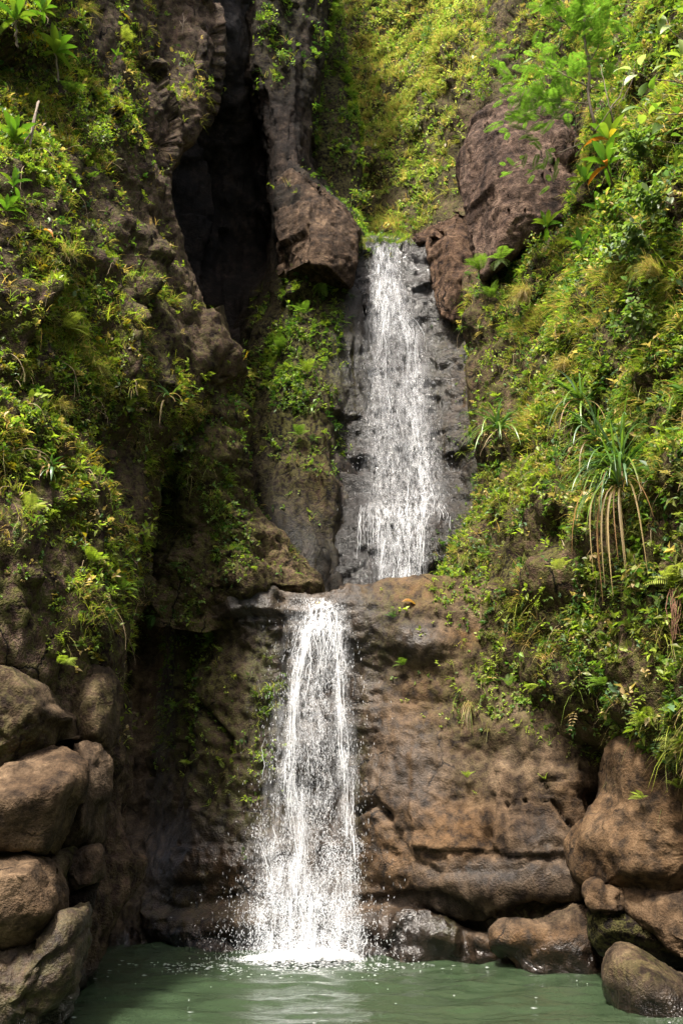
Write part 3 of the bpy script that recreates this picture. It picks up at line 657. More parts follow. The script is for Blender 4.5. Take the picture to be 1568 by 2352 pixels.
outline_rock('boulder', [(1419, 2193), (1459, 2190), (1521, 2238), (1574, 2267), (1757, 2290), (1756, 2464), (1571, 2417), (1458, 2350), (1409, 2304), (1396, 2253), (1404, 2216)], 10.3, 0.75, 'smooth rounded boulder standing in the pool at the right corner', ROCK_SMOOTH, 225, dict(ST_ROUND, cells=[]), 'boulder', group=G2, moss0=0.15, ctr=(1570, 2330))

hull_rock('rock_outcrop', [(1062,345,17.2),(1090,268,17.2),(1134,240,16.9),(1185,226,16.8),(1262,256,16.2),(1304,256,15.9),(1336,330,15.7),(1332,420,15.6),(1284,505,15.7),(1194,560,15.8),(1110,640,16.4),(1066,530,16.9),(1054,430,17.1),(1150,330,15.9),(1200,400,15.5),(1128,420,16.1),(1098,380,16.5),(1180,500,15.5),(1066,345,19.5),(1330,330,18.5),(1110,630,19),(1280,500,18.5)], 'massive bare reddish outcrop under the feathery branches', ROCK_SUN, 231, ST_HULL, 'outcrop')
outline_rock('rock_outcrop', [(1268, 290), (1290, 262), (1316, 310), (1330, 380), (1310, 420), (1275, 440), (1266, 360)], 15.9, 0.35, 'upright pointed slab leaning on the bare outcrop', ROCK_SUN, 232, ST_BLOCK, 'outcrop', power=4, nth=80, nr=18, cuts=9)
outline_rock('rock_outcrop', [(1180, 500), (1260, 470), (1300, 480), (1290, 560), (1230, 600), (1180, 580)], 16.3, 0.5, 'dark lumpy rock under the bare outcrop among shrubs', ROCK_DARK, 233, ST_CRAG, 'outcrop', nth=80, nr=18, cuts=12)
outline_rock('rock_outcrop', [(898, 575), (936, 547), (971, 533), (985, 552), (990, 572), (971, 584), (917, 582)], 19.0, 0.5, 'low pointed slab at the right lip of the upper waterfall', ROCK_SUN, 234, ST_BLOCK, 'outcrop', nth=80, nr=18, warm0=0.3, cuts=9)
hull_rock('rock_outcrop', [(976,548,18.6),(1004,496,18.4),(1050,466,18.2),(1094,520,18.0),(1098,610,17.8),(1084,690,17.8),(1055,742,17.9),(1012,730,18.1),(988,650,18.3),(1030,560,17.7),(1042,650,17.6),(976,548,20.5),(1092,520,20.5),(1055,740,20.5),(990,650,20.5)], 'cracked brown buttress right of the upper lip', ROCK_SUN, 235, ST_HULL, 'outcrop', warm0=0.3)
hull_rock('rock_outcrop', [(630,408,18.6),(668,386,18.4),(702,398,18.1),(762,460,17.7),(822,528,17.9),(634,560,18.2),(644,632,18.4),(700,604,17.5),(752,610,17.4),(802,660,17.9),(819,600,17.8),(690,470,17.75),(632,420,20.5),(822,530,20.5),(802,650,20.5),(648,630,20.5)], 'jutting wedge of bare rock left of the upper lip', ROCK, 236, ST_HULL, 'outcrop')

# ------------------------------------------------------------------ pool
WATER, N, L = new_mat('pool_water')
_b = N['Principled BSDF']
_b.inputs['Base Color'].default_value = (0.023, 0.037, 0.019, 1)
_b.inputs['Roughness'].default_value = 0.07
_b.inputs['IOR'].default_value = 1.33
_tc = N.new('ShaderNodeTexCoord').outputs['Object']
_n = noise_node(N, L, _tc, 9.0, 3, 0.6)
_bp = N.new('ShaderNodeBump'); _bp.inputs['Strength'].default_value = 0.4; _bp.inputs['Distance'].default_value = 0.03
L.new(_n.outputs['Fac'], _bp.inputs['Height']); L.new(_bp.outputs[0], _b.inputs['Normal'])
xs = np.linspace(-9, 9, 220); ys = np.concatenate([np.linspace(-14, 8, 30, endpoint=False), np.linspace(8, 15, 190)])
X, Yg = np.meshgrid(xs, ys)
P = np.stack([X.ravel(), Yg.ravel(), np.zeros(X.size)], 1)
fx, fy = at(690, 2205, 13.3)[0], 13.3
r = np.hypot(P[:, 0] - fx, (P[:, 1] - fy))
P[:, 2] = 0.035 * np.sin(r * 7 + 2.5 * perlin(P * 0.9, 3)) * np.exp(-r / 4) + 0.036 * fbm(P * np.array([1.2, 3.2, 1]), 4, 9) + 0.015 * np.exp(-(r / 1.2) ** 2) * perlin(P * 4, 4)
o = obj('pool_water', np_mesh('pool_water', P, grid_faces(len(ys), len(xs))), WATER)
tag(o, 'green rippled pool at the foot of the lower waterfall', 'pool', kind='structure')

# unseen slope added behind the viewer, cutting low sky light into the gorge
m_, N, L = new_mat('sky_block_green'); b = N['Principled BSDF']; b.inputs['Roughness'].default_value = 0.9
n_ = noise_node(N, L, N.new('ShaderNodeTexCoord').outputs['Object'], 1.2, 4, 0.7)
r_ = ramp(N, [(0.35, (0.012, 0.02, 0.006)), (0.65, (0.05, 0.08, 0.02))]); L.new(n_.outputs['Fac'], r_.inputs[0]); L.new(r_.outputs[0], b.inputs['Base Color'])
U, W = np.meshgrid(np.linspace(-1, 1, 90), np.linspace(0, 1, 60))
ang_ = U * 1.9
rad_ = 13 + 26 * W
G = np.stack([np.sin(ang_) * rad_ * 0.9, -np.cos(ang_) * rad_ + 1.0, -0.3 + 24 * W ** 1.2], -1).reshape(-1, 3)
G += np.stack([1.2 * fbm(G * 0.25, 3, 5), 1.2 * fbm(G * 0.25, 3, 6), 1.5 * fbm(G * 0.3, 4, 7)], 1) * (0.2 + 0.8 * W.ravel()[:, None])
o = obj('sky_block_slope', np_mesh('sky_block_slope', G, grid_faces(60, 90)), m_)
tag(o, 'unseen green slope added behind the viewer to hold back low sky light', 'hillside', kind='structure')
xs = np.linspace(-200, 200, 30); X, Yg = np.meshgrid(xs, xs)
o = obj('ground', np_mesh('ground', np.stack([X.ravel(), Yg.ravel(), np.full(X.size, -2.2)], 1), grid_faces(30, 30)), ROCK_SMOOTH)
tag(o, 'rocky ground under the pool and gorge', 'ground', kind='structure')

# ------------------------------------------------------------------ falling water
def water_material(name, veil, solid=1.0):
    m, N, L = new_mat(name)
    out = N['Material Output']; b = N['Principled BSDF']
    b.inputs['Base Color'].default_value = (0.90, 0.92, 0.95, 1); b.inputs['Roughness'].default_value = 0.35
    tr = N.new('ShaderNodeBsdfTranslucent'); tr.inputs['Color'].default_value = (0.9, 0.92, 0.95, 1)
    mx = N.new('ShaderNodeMixShader'); mx.inputs[0].default_value = 0.4
    L.new(b.outputs[0], mx.inputs[1]); L.new(tr.outputs[0], mx.inputs[2])
    if veil:
        tc = N.new('ShaderNodeTexCoord').outputs['Object']
        mp = N.new('ShaderNodeMapping'); mp.inputs['Scale'].default_value = (17, 17, 1.3); L.new(tc, mp.inputs['Vector'])
        n = noise_node(N, L, mp.outputs[0], 1.0, 4, 0.65)
        n2 = noise_node(N, L, tc, 30.0, 2, 0.6)
        at_ = N.new('ShaderNodeAttribute'); at_.attribute_name = 'dens'
        s = ramp_fac(N, L, n.outputs['Fac'], 0.38, 0.66)
        s = math_node(N, L, 'MULTIPLY', s, ramp_fac(N, L, n2.outputs['Fac'], 0.25, 0.60))
        s = math_node(N, L, 'MULTIPLY', s, at_.outputs['Fac'], True)
        tp = N.new('ShaderNodeBsdfTransparent')
        m2 = N.new('ShaderNodeMixShader'); L.new(s, m2.inputs[0]); L.new(tp.outputs[0], m2.inputs[1]); L.new(mx.outputs[0], m2.inputs[2])
        L.new(m2.outputs[0], out.inputs[0])
    else:
        tp = N.new('ShaderNodeBsdfTransparent'); m2 = N.new('ShaderNodeMixShader'); m2.inputs[0].default_value = solid
        L.new(tp.outputs[0], m2.inputs[1]); L.new(mx.outputs[0], m2.inputs[2]); L.new(m2.outputs[0], out.inputs[0])
    return m
WHITE = water_material('white_water', False, 0.42)
FOAM, N, L = new_mat('foam')
N['Principled BSDF'].inputs['Base Color'].default_value = (0.86, 0.88, 0.90, 1); N['Principled BSDF'].inputs['Roughness'].default_value = 0.6
_tc = N.new('ShaderNodeTexCoord').outputs['Object']
_a = N.new('ShaderNodeAttribute'); _a.attribute_name = 'dens'
_n1, _n2 = noise_node(N, L, _tc, 7.0, 4, 0.7), noise_node(N, L, _tc, 38.0, 2, 0.6)
_s = math_node(N, L, 'ADD', _a.outputs['Fac'], math_node(N, L, 'ADD', math_node(N, L, 'MULTIPLY', _n1.outputs['Fac'], 1.3), math_node(N, L, 'MULTIPLY', _n2.outputs['Fac'], 0.9)))
_m = N.new('ShaderNodeMixShader'); L.new(ramp_fac(N, L, _s, 1.5, 2.3), _m.inputs[0])
L.new(N.new('ShaderNodeBsdfTransparent').outputs[0], _m.inputs[1]); L.new(N['Principled BSDF'].outputs[0], _m.inputs[2]); L.new(_m.outputs[0], N['Material Output'].inputs[0])
VEIL = water_material('water_veil', True)

def drops_mesh(name, C, ax, ln, rad, rng):
    """three-sided spindles: centre, axis, half length, radius"""
    n = len(C)
    ref = np.where(np.abs(ax[:, :1]) > 0.8, [[0, 1.0, 0]], [[1.0, 0, 0]])
    u = np.cross(ax, ref); u /= np.linalg.norm(u, axis=1, keepdims=True); v = np.cross(ax, u)
    V = np.empty((n, 5, 3)); ph = rng.random(n) * 6.28
    V[:, 0] = C + ax * ln[:, None]; V[:, 4] = C - ax * ln[:, None]
    for k in range(3):
        a = ph + k * 2.0944
        V[:, 1 + k] = C + (u * np.cos(a)[:, None] + v * np.sin(a)[:, None]) * rad[:, None] - ax * (0.3 * ln)[:, None]
    T = np.array([[0, 1, 2], [0, 2, 3], [0, 3, 1], [4, 2, 1], [4, 3, 2], [4, 1, 3]])
    F = (np.arange(n)[:, None, None] * 5 + T[None]).reshape(-1, 3)
    return np_mesh(name, V.reshape(-1, 3), F)
def tubes_mesh(name, lines, sides=4):
    """lines: list of (points (k,3), radii (k,))"""
    Vs, Fs, base = [], [], 0
    for P, r in lines:
        P = np.asarray(P, float); r = np.asarray(r, float); k = len(P)
        t = np.gradient(P, axis=0); t /= np.maximum(np.linalg.norm(t, axis=1, keepdims=True), 1e-9)
        ref = np.array([0.3, 1.0, 0.1]) if abs(t[0, 1]) < 0.8 else np.array([1.0, 0.2, 0.1])
        u = np.cross(t, ref); u /= np.maximum(np.linalg.norm(u, axis=1, keepdims=True), 1e-9); v = np.cross(t, u)
        a = np.arange(sides) * 2 * math.pi / sides
        V = P[:, None] + (u[:, None] * np.cos(a)[None, :, None] + v[:, None] * np.sin(a)[None, :, None]) * r[:, None, None]
        Vs.append(V.reshape(-1, 3))
        i = np.arange(k - 1)[:, None] * sides + np.arange(sides)[None]
        j = np.arange(k - 1)[:, None] * sides + np.roll(np.arange(sides), -1)[None]
        Fs.append(np.stack([i, j, j + sides, i + sides], -1).reshape(-1, 4) + base); base += k * sides
    return np_mesh(name, np.concatenate(Vs), np.concatenate(Fs))

def interp_cols(rows, py):
    r = np.array(rows, float)
    return [np.interp(py, r[:, 0], r[:, k]) for k in range(1, r.shape[1])]
def waterfall(name, label, rows, streams, seed, n_drop, n_strand, dlen, drad, spread, veil_dens, uni, srad, dd=0.10):
    """rows: (py, left px, right px, Y); streams: (weight, [(py, px, half width px), ...])"""
    rng = np.random.default_rng(seed)
    root = empty(name, tuple(at((rows[-1][1] + rows[-1][2]) / 2, rows[-1][0], rows[-1][3])))
    tag(root, label, 'waterfall')
    off = -np.array(root.location)
    y0, y1 = rows[0][0], rows[-1][0]
    wts = np.array([s[0] for s in streams]); wts = wts / wts.sum()
    # thin broken veil of water
    nv, nu = 160, 40
    for layer in range(2):
        pyv = np.linspace(y0, y1, nv)
        xl, xr, Yv = interp_cols(rows, pyv)
        u = np.linspace(0, 1, nu)
        PX = xl[:, None] + (xr - xl)[:, None] * u[None]
        YY = Yv[:, None] + np.zeros((1, nu)) + 0.10 * np.sin(u * 9 + layer * 2)[None] * 0.5 - 0.06 * layer
        G = at(PX, np.repeat(pyv[:, None], nu, 1), YY).reshape(-1, 3)
        G[:, 1] += 0.07 * fbm(G * np.array([3, 3, 0.6]), 3, seed + layer)
        de = np.zeros_like(PX)
        for w, pts in streams:
            q = np.array(pts, float)
            cx, hw = np.interp(pyv, q[:, 0], q[:, 1]), np.interp(pyv, q[:, 0], q[:, 2])
            fade = sstep(q[0, 0] - 5, q[0, 0] + 20, pyv) * (1 - sstep(q[-1, 0] - 20, q[-1, 0] + 30, pyv))
            de = np.maximum(de, min(1.0, w) * fade[:, None] * np.exp(-((PX - cx[:, None]) / (1.3 * hw[:, None])) ** 2))
        edge = np.sin(np.clip(u, 0, 1) * math.pi) ** 0.5
        de = np.clip((de + uni * 0.5) * edge[None], 0, 1) * veil_dens
        me = np_mesh('veil', G + off, grid_faces(nv, nu)); set_attr(me, 'dens', de.ravel())
        obj('veil', me, VEIL, root)
    # drops
    n = n_drop
    py = y0 + (y1 - y0) * rng.random(n) ** 0.9
    xl, xr, Yv = interp_cols(rows, py)
    px = xl + (xr - xl) * (0.5 + 0.5 * rng.normal(0, 0.5, n))
    pick = rng.random(n)
    cum = np.cumsum(wts) * (1 - uni)
    for k, (w, pts) in enumerate(streams):
        lo = 0 if k == 0 else cum[k - 1]
        s = (pick >= lo) & (pick < cum[k])
        q = np.array(pts, float)
        s &= (py > q[0, 0]) & (py < q[-1, 0] + 10)
        cx, hw = np.interp(py, q[:, 0], q[:, 1]), np.interp(py, q[:, 0], q[:, 2])
        wob = 0.5 * np.sin(py * 0.045 + k) + 0.35 * np.sin(py * 0.013 + 2 * k)
        px = np.where(s, cx + hw * (0.62 * rng.normal(0, 1, n) + 0.5 * wob), px)
    # clumping: keep drops where a stretched noise is high
    C = at(px, py, Yv - spread * rng.random(n))
    keep = perlin(C * np.array([7, 2, 4.0]), seed + 9) + 0.45 * rng.normal(0, 1, n) * 0.5 > -0.10
    C = C[keep]; n = len(C)
    ax = np.stack([rng.normal(0, 0.16, n), rng.normal(0, 0.16, n), np.ones(n)], 1); ax /= np.linalg.norm(ax, axis=1, keepdims=True)
    ln = dlen * (0.4 + 1.2 * rng.random(n) ** 2); rad = drad * (0.45 + 1.0 * rng.random(n) ** 2.5)
    obj('drops', drops_mesh('drops', C + off, ax, ln, rad, rng), WHITE, root)['kind'] = 'stuff'
    # threads
    lines = []
    for i in range(n_strand):
        k = rng.choice(len(streams), p=wts)
        q = np.array(streams[k][1], float)
        a = q[0, 0] + (q[-1, 0] - q[0, 0]) * rng.random() ** 1.1
        le = rng.uniform(25, 130); kpt = int(le / 7) + 4
        pys = np.linspace(a, min(a + le, y1), kpt)
        cx, hw = np.interp(pys, q[:, 0], q[:, 1]), np.interp(pys, q[:, 0], q[:, 2])
        o_ = rng.normal(0, 0.62)
        wig = np.cumsum(rng.normal(0, 0.14, kpt)); wig -= wig.mean()
        yv = interp_cols(rows, pys)[2] - spread * rng.random()
        P = at(cx + hw * (o_ + wig * 0.35), pys, yv)
        r_ = srad * rng.uniform(0.4, 1.3) * np.sin(np.linspace(0.04, 0.97, kpt) * math.pi) ** 0.6 * (0.55 + 0.9 * rng.random(kpt))
        lines.append((P + off, r_))
    obj('threads', tubes_mesh('threads', lines), WHITE, root)['kind'] = 'stuff'
    return root, off, rng

UP_ROWS = [(560, 852, 916, 18.75), (640, 850, 922, 18.55), (700, 842, 952, 18.35), (760, 832, 978, 18.25), (860, 828, 994, 18.1), (980, 828, 1010, 17.75), (1100, 826, 1022, 17.35), (1168, 822, 1032, 17.0), (1200, 838, 1000, 16.85), (1260, 848, 985, 16.7), (1352, 856, 982, 16.6)]
UP_STREAMS = [
    (1.0, [(560, 885, 24), (640, 884, 26), (690, 882, 26), (720, 890, 26), (760, 880, 24)]),
    (0.9, [(690, 866, 10), (715, 895, 12), (735, 930, 12), (765, 945, 14), (800, 945, 16)]),
    (0.85, [(600, 905, 14), (700, 912, 18), (740, 930, 18), (800, 945, 16), (900, 952, 20), (960, 952, 20), (1050, 968, 20), (1120, 982, 24), (1170, 985, 28)]),
    (0.34, [(740, 872, 22), (850, 872, 26), (950, 880, 30), (1050, 880, 30), (1172, 880, 34)]),
    (0.28, [(850, 925, 40), (1000, 930, 40), (1172, 930, 50)]),
    (0.75, [(1150, 870, 26), (1200, 880, 22), (1352, 868, 8)]),
    (0.85, [(1150, 930, 44), (1190, 935, 34), (1352, 925, 34)]),
    (0.8, [(1150, 970, 30), (1200, 962, 16), (1352, 960, 14)]),
    (0.5, [(1155, 1005, 26), (1178, 1018, 22)]), (0.5, [(1155, 850, 24), (1178, 840, 22)]),
]
upper_fall, _, _ = waterfall('waterfall', 'tall upper waterfall sliding down the dark rock onto the ledge', UP_ROWS, UP_STREAMS, 5, 16000, 80, 0.032, 0.0040, 0.16, 0.46, 0.16, 0.006)

LO_ROWS = [(1372, 655, 800, 14.25), (1400, 650, 806, 13.95), (1450, 648, 812, 13.75), (1550, 632, 818, 13.6), (1650, 618, 822, 13.5), (1750, 606, 826, 13.45), (1850, 594, 828, 13.4), (1950, 560, 828, 13.35), (2050, 545, 832, 13.3), (2150, 532, 845, 13.25), (2205, 520, 860, 13.2)]
LO_STREAMS = [
    (0.9, [(1372, 745, 22), (1400, 742, 26), (1430, 745, 34), (1460, 740, 40)]),
    (0.9, [(1400, 735, 18), (1440, 712, 16), (1500, 690, 13), (1560, 680, 10), (1650, 674, 10), (1750, 668, 13), (1800, 664, 14)]),
    (0.85, [(1400, 760, 14), (1450, 770, 13), (1510, 780, 12), (1600, 782, 12), (1700, 790, 14), (1800, 796, 16)]),
    (0.28, [(1440, 735, 24), (1550, 728, 28), (1700, 728, 34), (1850, 735, 44)]),
    (0.55, [(1760, 666, 22), (1830, 680, 22), (1890, 690, 16), (1960, 694, 14), (2000, 684, 16)]),
    (0.35, [(1780, 800, 22), (1880, 798, 18), (1960, 806, 16), (2050, 800, 24)]),
    (0.25, [(1600, 660, 26), (1800, 640, 30), (1950, 640, 40)]),
    (0.35, [(1930, 605, 20), (2000, 630, 24), (2100, 640, 34), (2205, 640, 40)]),
    (0.95, [(1960, 690, 20), (2000, 680, 22), (2060, 690, 34), (2130, 705, 46), (2205, 710, 60)]),
    (0.55, [(1980, 770, 34), (2080, 780, 36), (2205, 790, 46)]),
]
lower_fall, off, rng = waterfall('waterfall', 'lower waterfall leaping off the ledge and breaking into drops above the pool', LO_ROWS, LO_STREAMS, 6, 16000, 220, 0.022, 0.0052, 0.40, 0.72, 0.16, 0.0070)
# splash at its foot
n = 3800
py = 2205 - 150 * rng.random(n) ** 2.2; px = 695 + 175 * rng.normal(0, 0.48, n)
C = at(px, py, 13.2 + 0.3 * rng.normal(0, 0.6, n)); C[:, 2] = np.maximum(C[:, 2], 0.01)
ax = rng.normal(0, 1, (n, 3)); ax[:, 2] += 1; ax /= np.linalg.norm(ax, axis=1, keepdims=True)
obj('spray', drops_mesh('spray', C + off, ax, 0.010 + 0.016 * rng.random(n), 0.004 + 0.006 * rng.random(n) ** 2, rng), WHITE, lower_fall)['kind'] = 'stuff'
# puffs where it breaks on the rock and falls apart
pc = np.stack([rng.uniform(585, 825, 90), 1900 + 290 * rng.random(90) ** 0.8], 1)
k = rng.integers(0, 90, 6500)
px = pc[k, 0] + rng.normal(0, 8, 6500); py = pc[k, 1] + rng.normal(0, 15, 6500)
C = at(px, py, 13.15 + 0.12 * rng.normal(0, 1, 6500)); C[:, 2] = np.maximum(C[:, 2], 0.02)
ax = rng.normal(0, 0.5, (6500, 3)); ax[:, 2] += 1; ax /= np.linalg.norm(ax, axis=1, keepdims=True)
obj('puffs', drops_mesh('puffs', C + off, ax, 0.008 + 0.014 * rng.random(6500), 0.0035 + 0.005 * rng.random(6500) ** 2, rng), WHITE, lower_fall)['kind'] = 'stuff'
# boiling foam
x0, x1 = at(515, 2208, 13.2)[0], at(868, 2208, 13.2)[0]
nu, nv = 260, 44
U, W = np.meshgrid(np.linspace(0, 1, nu), np.linspace(0, 1, nv))
prof = np.sin(W * math.pi) ** 0.7 * np.sin(np.clip(U * 1.02, 0, 1) * math.pi) ** 0.5
hgt = 0.05 + 0.11 * np.exp(-((U - 0.8) / 0.16) ** 2) + 0.06 * np.exp(-((U - 0.5) / 0.25) ** 2)
G = np.stack([x0 + (x1 - x0) * U, 12.55 + 1.0 * W + 0.25 * (0.5 - U), prof * hgt - 0.01], -1).reshape(-1, 3)
G[:, 2] += prof.ravel() ** 2 * (0.10 * fbm(G * np.array([6, 6, 1]), 4, 8) + 0.04 * ridged(G * 9, 2, 12))
G[:, 1] += 0.15 * perlin(G * np.array([1.5, 0.3, 0]) , 15) + 0.08 * perlin(G * np.array([6, 3, 0]), 16)
fm = np_mesh('foam', G + off, grid_faces(nv, nu)); set_attr(fm, 'dens', np.clip(1.05 * prof, 0, 1).ravel())
obj('foam', fm, FOAM, lower_fall)
n = 700
px_ = rng.normal(0, 1, n) * 0.75 + (x0 + x1) / 2; yy = 13.1 - np.abs(rng.normal(0, 0.45, n)) ** 1.1 - 0.15
C = np.stack([px_, yy, 0.015 + 0.01 * rng.random(n)], 1)
ax = np.stack([np.ones(n), rng.normal(0, 0.25, n), np.zeros(n)], 1); ax /= np.linalg.norm(ax, axis=1, keepdims=True)
obj('bubbles', drops_mesh('bubbles', C + off, ax, 0.010 + 0.03 * rng.random(n) ** 2, 0.004 + 0.008 * rng.random(n) ** 2, rng), WHITE, lower_fall)['kind'] = 'stuff'
# flecks of foam drifting over the pool
n = 40
C = np.stack([rng.uniform(-3.2, 3.6, n), 9.0 + 4.2 * rng.random(n) ** 0.8, np.full(n, 0.03)], 1)
ax = np.stack([np.ones(n), rng.normal(0, 0.2, n), np.zeros(n)], 1); ax /= np.linalg.norm(ax, axis=1, keepdims=True)
o = obj('foam_flecks', drops_mesh('foam_flecks', C, ax, 0.008 + 0.035 * rng.random(n) ** 3, 0.005 + 0.008 * rng.random(n) ** 2, rng), WHITE)
tag(o, 'small white flecks of foam drifting on the green pool', 'foam', kind='stuff')

# ------------------------------------------------------------------ plants: materials and leaf batches
def leaf_material(name, rough=0.46, trans=0.42, spec=0.35):
    m, N, L = new_mat(name)
    out = N['Material Output']; b = N['Principled BSDF']
    a = N.new('ShaderNodeAttribute'); a.attribute_name = 'col'
    b.inputs['Roughness'].default_value = rough; b.inputs['Specular IOR Level'].default_value = spec
    L.new(a.outputs['Color'], b.inputs['Base Color'])
    t = N.new('ShaderNodeBsdfTranslucent')
    L.new(mixc(N, L, 1.0, a.outputs['Color'], (1.25, 1.4, 0.65), 'MULTIPLY'), t.inputs['Color'])
    mx = N.new('ShaderNodeMixShader'); mx.inputs[0].default_value = trans
    L.new(b.outputs[0], mx.inputs[1]); L.new(t.outputs[0], mx.inputs[2]); L.new(mx.outputs[0], out.inputs[0])
    return m
LEAF = leaf_material('leaf')
GLOSSY = leaf_material('leaf_glossy', 0.28, 0.28, 0.5)
def plain_material(name, c, rough=0.8, bump=0.3):
    m, N, L = new_mat(name); b = N['Principled BSDF']
    tc = N.new('ShaderNodeTexCoord').outputs['Object']
    n = noise_node(N, L, tc, 25, 3, 0.6)
    L.new(mixc(N, L, n.outputs['Fac'], tuple(x * 0.55 for x in c), tuple(min(1, x * 1.45) for x in c)), b.inputs['Base Color'])
    b.inputs['Roughness'].default_value = rough
    bp = N.new('ShaderNodeBump'); bp.inputs['Strength'].default_value = bump; L.new(n.outputs['Fac'], bp.inputs['Height']); L.new(bp.outputs[0], b.inputs['Normal'])
    return m
BARK = plain_material('bark_grey_brown', (0.16, 0.12, 0.085))
STEM = plain_material('green_stem', (0.09, 0.085, 0.03))
DRY = plain_material('dry_stem', (0.22, 0.16, 0.09))
ROOT = plain_material('reddish_root', (0.14, 0.065, 0.035))

LIME, MID, DEEP, OLIVE, STRAW, BLUE, YEL, RUST = (np.array(c) for c in
    ((0.215, 0.275, 0.036), (0.110, 0.180, 0.028), (0.042, 0.095, 0.018), (0.140, 0.155, 0.042), (0.330, 0.240, 0.110), (0.085, 0.150, 0.070), (0.40, 0.30, 0.03), (0.36, 0.13, 0.03)))
def norm(v): return v / np.maximum(np.linalg.norm(v, axis=-1, keepdims=True), 1e-9)

class Leaves:
    """collects leaves, then makes one mesh with a colour for each leaf"""
    def __init__(self): self.V, self.F4, self.F3, self.c4, self.c3, self.n = [], [], [], [], [], 0
    def diamond(self, B, A, U, l, w, col, fold=0.25):
        """four-cornered leaf: base B, axis A, upper side U"""
        n = len(B); S = norm(np.cross(A, U)); Un = norm(np.cross(S, A))
        l, w = np.broadcast_to(l, (n,))[:, None], np.broadcast_to(w, (n,))[:, None]
        m = B + A * l * 0.45
        V = np.stack([B, m + S * w * 0.5 + Un * w * fold, B + A * l - Un * l * 0.10, m - S * w * 0.5 + Un * w * fold], 1)
        i = self.n + np.arange(n)[:, None] * 4
        self.F3.append(np.concatenate([i + [0, 1, 2], i + [0, 2, 3]])); self.c3.append(np.concatenate([col, col]))
        self.V.append(V.reshape(-1, 3)); self.n += n * 4
    def blade(self, B, A, U, l, w, col, droop=0.3, k=4, shape='leaf', fold=0.0):
        """longer curved leaf of k segments"""
        n = len(B); S = norm(np.cross(A, U)); Un = norm(np.cross(S, A))
        l, w, dr = (np.broadcast_to(x, (n,))[:, None] for x in (l, w, droop))
        V = np.empty((n, k + 1, 2, 3))
        for j in range(k + 1):
            t = j / k
            pt = B + A * (l * t) + (np.array([[0, 0, -1.0]]) * 0.75 - Un * 0.25) * (l * dr * t * t)
            if shape == 'leaf': ww = math.sin(math.pi * min(0.97, 0.06 + 0.91 * t ** 0.85)) ** 0.8
            elif shape == 'strap': ww = min(1.0, 1.15 * (1 - t ** 3)) * (0.55 + 0.45 * min(1, t * 5))
            else: ww = 1 - 0.92 * t
            V[:, j, 0] = pt + S * w * 0.5 * ww; V[:, j, 1] = pt - S * w * 0.5 * ww
        i = self.n + np.arange(n)[:, None, None] * (2 * (k + 1)) + (np.arange(k) * 2)[None, :, None]
        f = (i + np.array([0, 1, 3, 2])[None, None]).reshape(-1, 4)
        self.F4.append(f); self.c4.append(np.repeat(col, k, 0))
        self.V.append(V.reshape(-1, 3)); self.n += n * 2 * (k + 1)
    def build(self, name, mat, parent=None, off=None):
        V = np.concatenate(self.V)
        if off is not None: V = V - off
        Fs, cs = [], []
        if self.F3: Fs.append(np.concatenate(self.F3)); cs.append(np.concatenate(self.c3))
        if self.F4: Fs.append(np.concatenate(self.F4)); cs.append(np.concatenate(self.c4))
        me = np_mesh(name, V, Fs, smooth=False)
        c = np.concatenate(cs)
        c = np.concatenate([np.clip(c, 0.004, 0.9), np.ones((len(c), 1))], 1)
        if len(c) == len(me.polygons): set_attr(me, 'col', c, 'FACE', 'FLOAT_COLOR')
        return obj(name, me, mat, parent)

# nearest surface seen in each small cell, for placing plants and skipping hidden ones
CELL = 5.0
ZW, ZH = int(2200 / CELL), int(3000 / CELL)
ZB = np.full((ZH, ZW), 99.0)
for sf in SURF:
    ix = ((sf['px'] + 300) / CELL).astype(int); iy = ((sf['py'] + 300) / CELL).astype(int)
    ok = (ix >= 0) & (ix < ZW) & (iy >= 0) & (iy < ZH)
    np.minimum.at(ZB, (iy[ok], ix[ok]), sf['V'][ok, 1])
def surf_at(px, py, names=None):
    """point and outward normal of the front surface at a pixel"""
    best = None
    for rad in (4, 8, 14, 24):
        for sf in SURF:
            if names and sf['name'] not in names: continue
            k = np.where((np.abs(sf['px'] - px) < rad) & (np.abs(sf['py'] - py) < rad))[0]
            if len(k):
                j = k[np.argmin(sf['V'][k, 1])]
                if best is None or sf['V'][j, 1] < best[0][1]: best = (sf['V'][j], sf['N'][j])
        if best is not None: return best
    return (at(px, py, 12.0), np.array([0, -1.0, 0]))

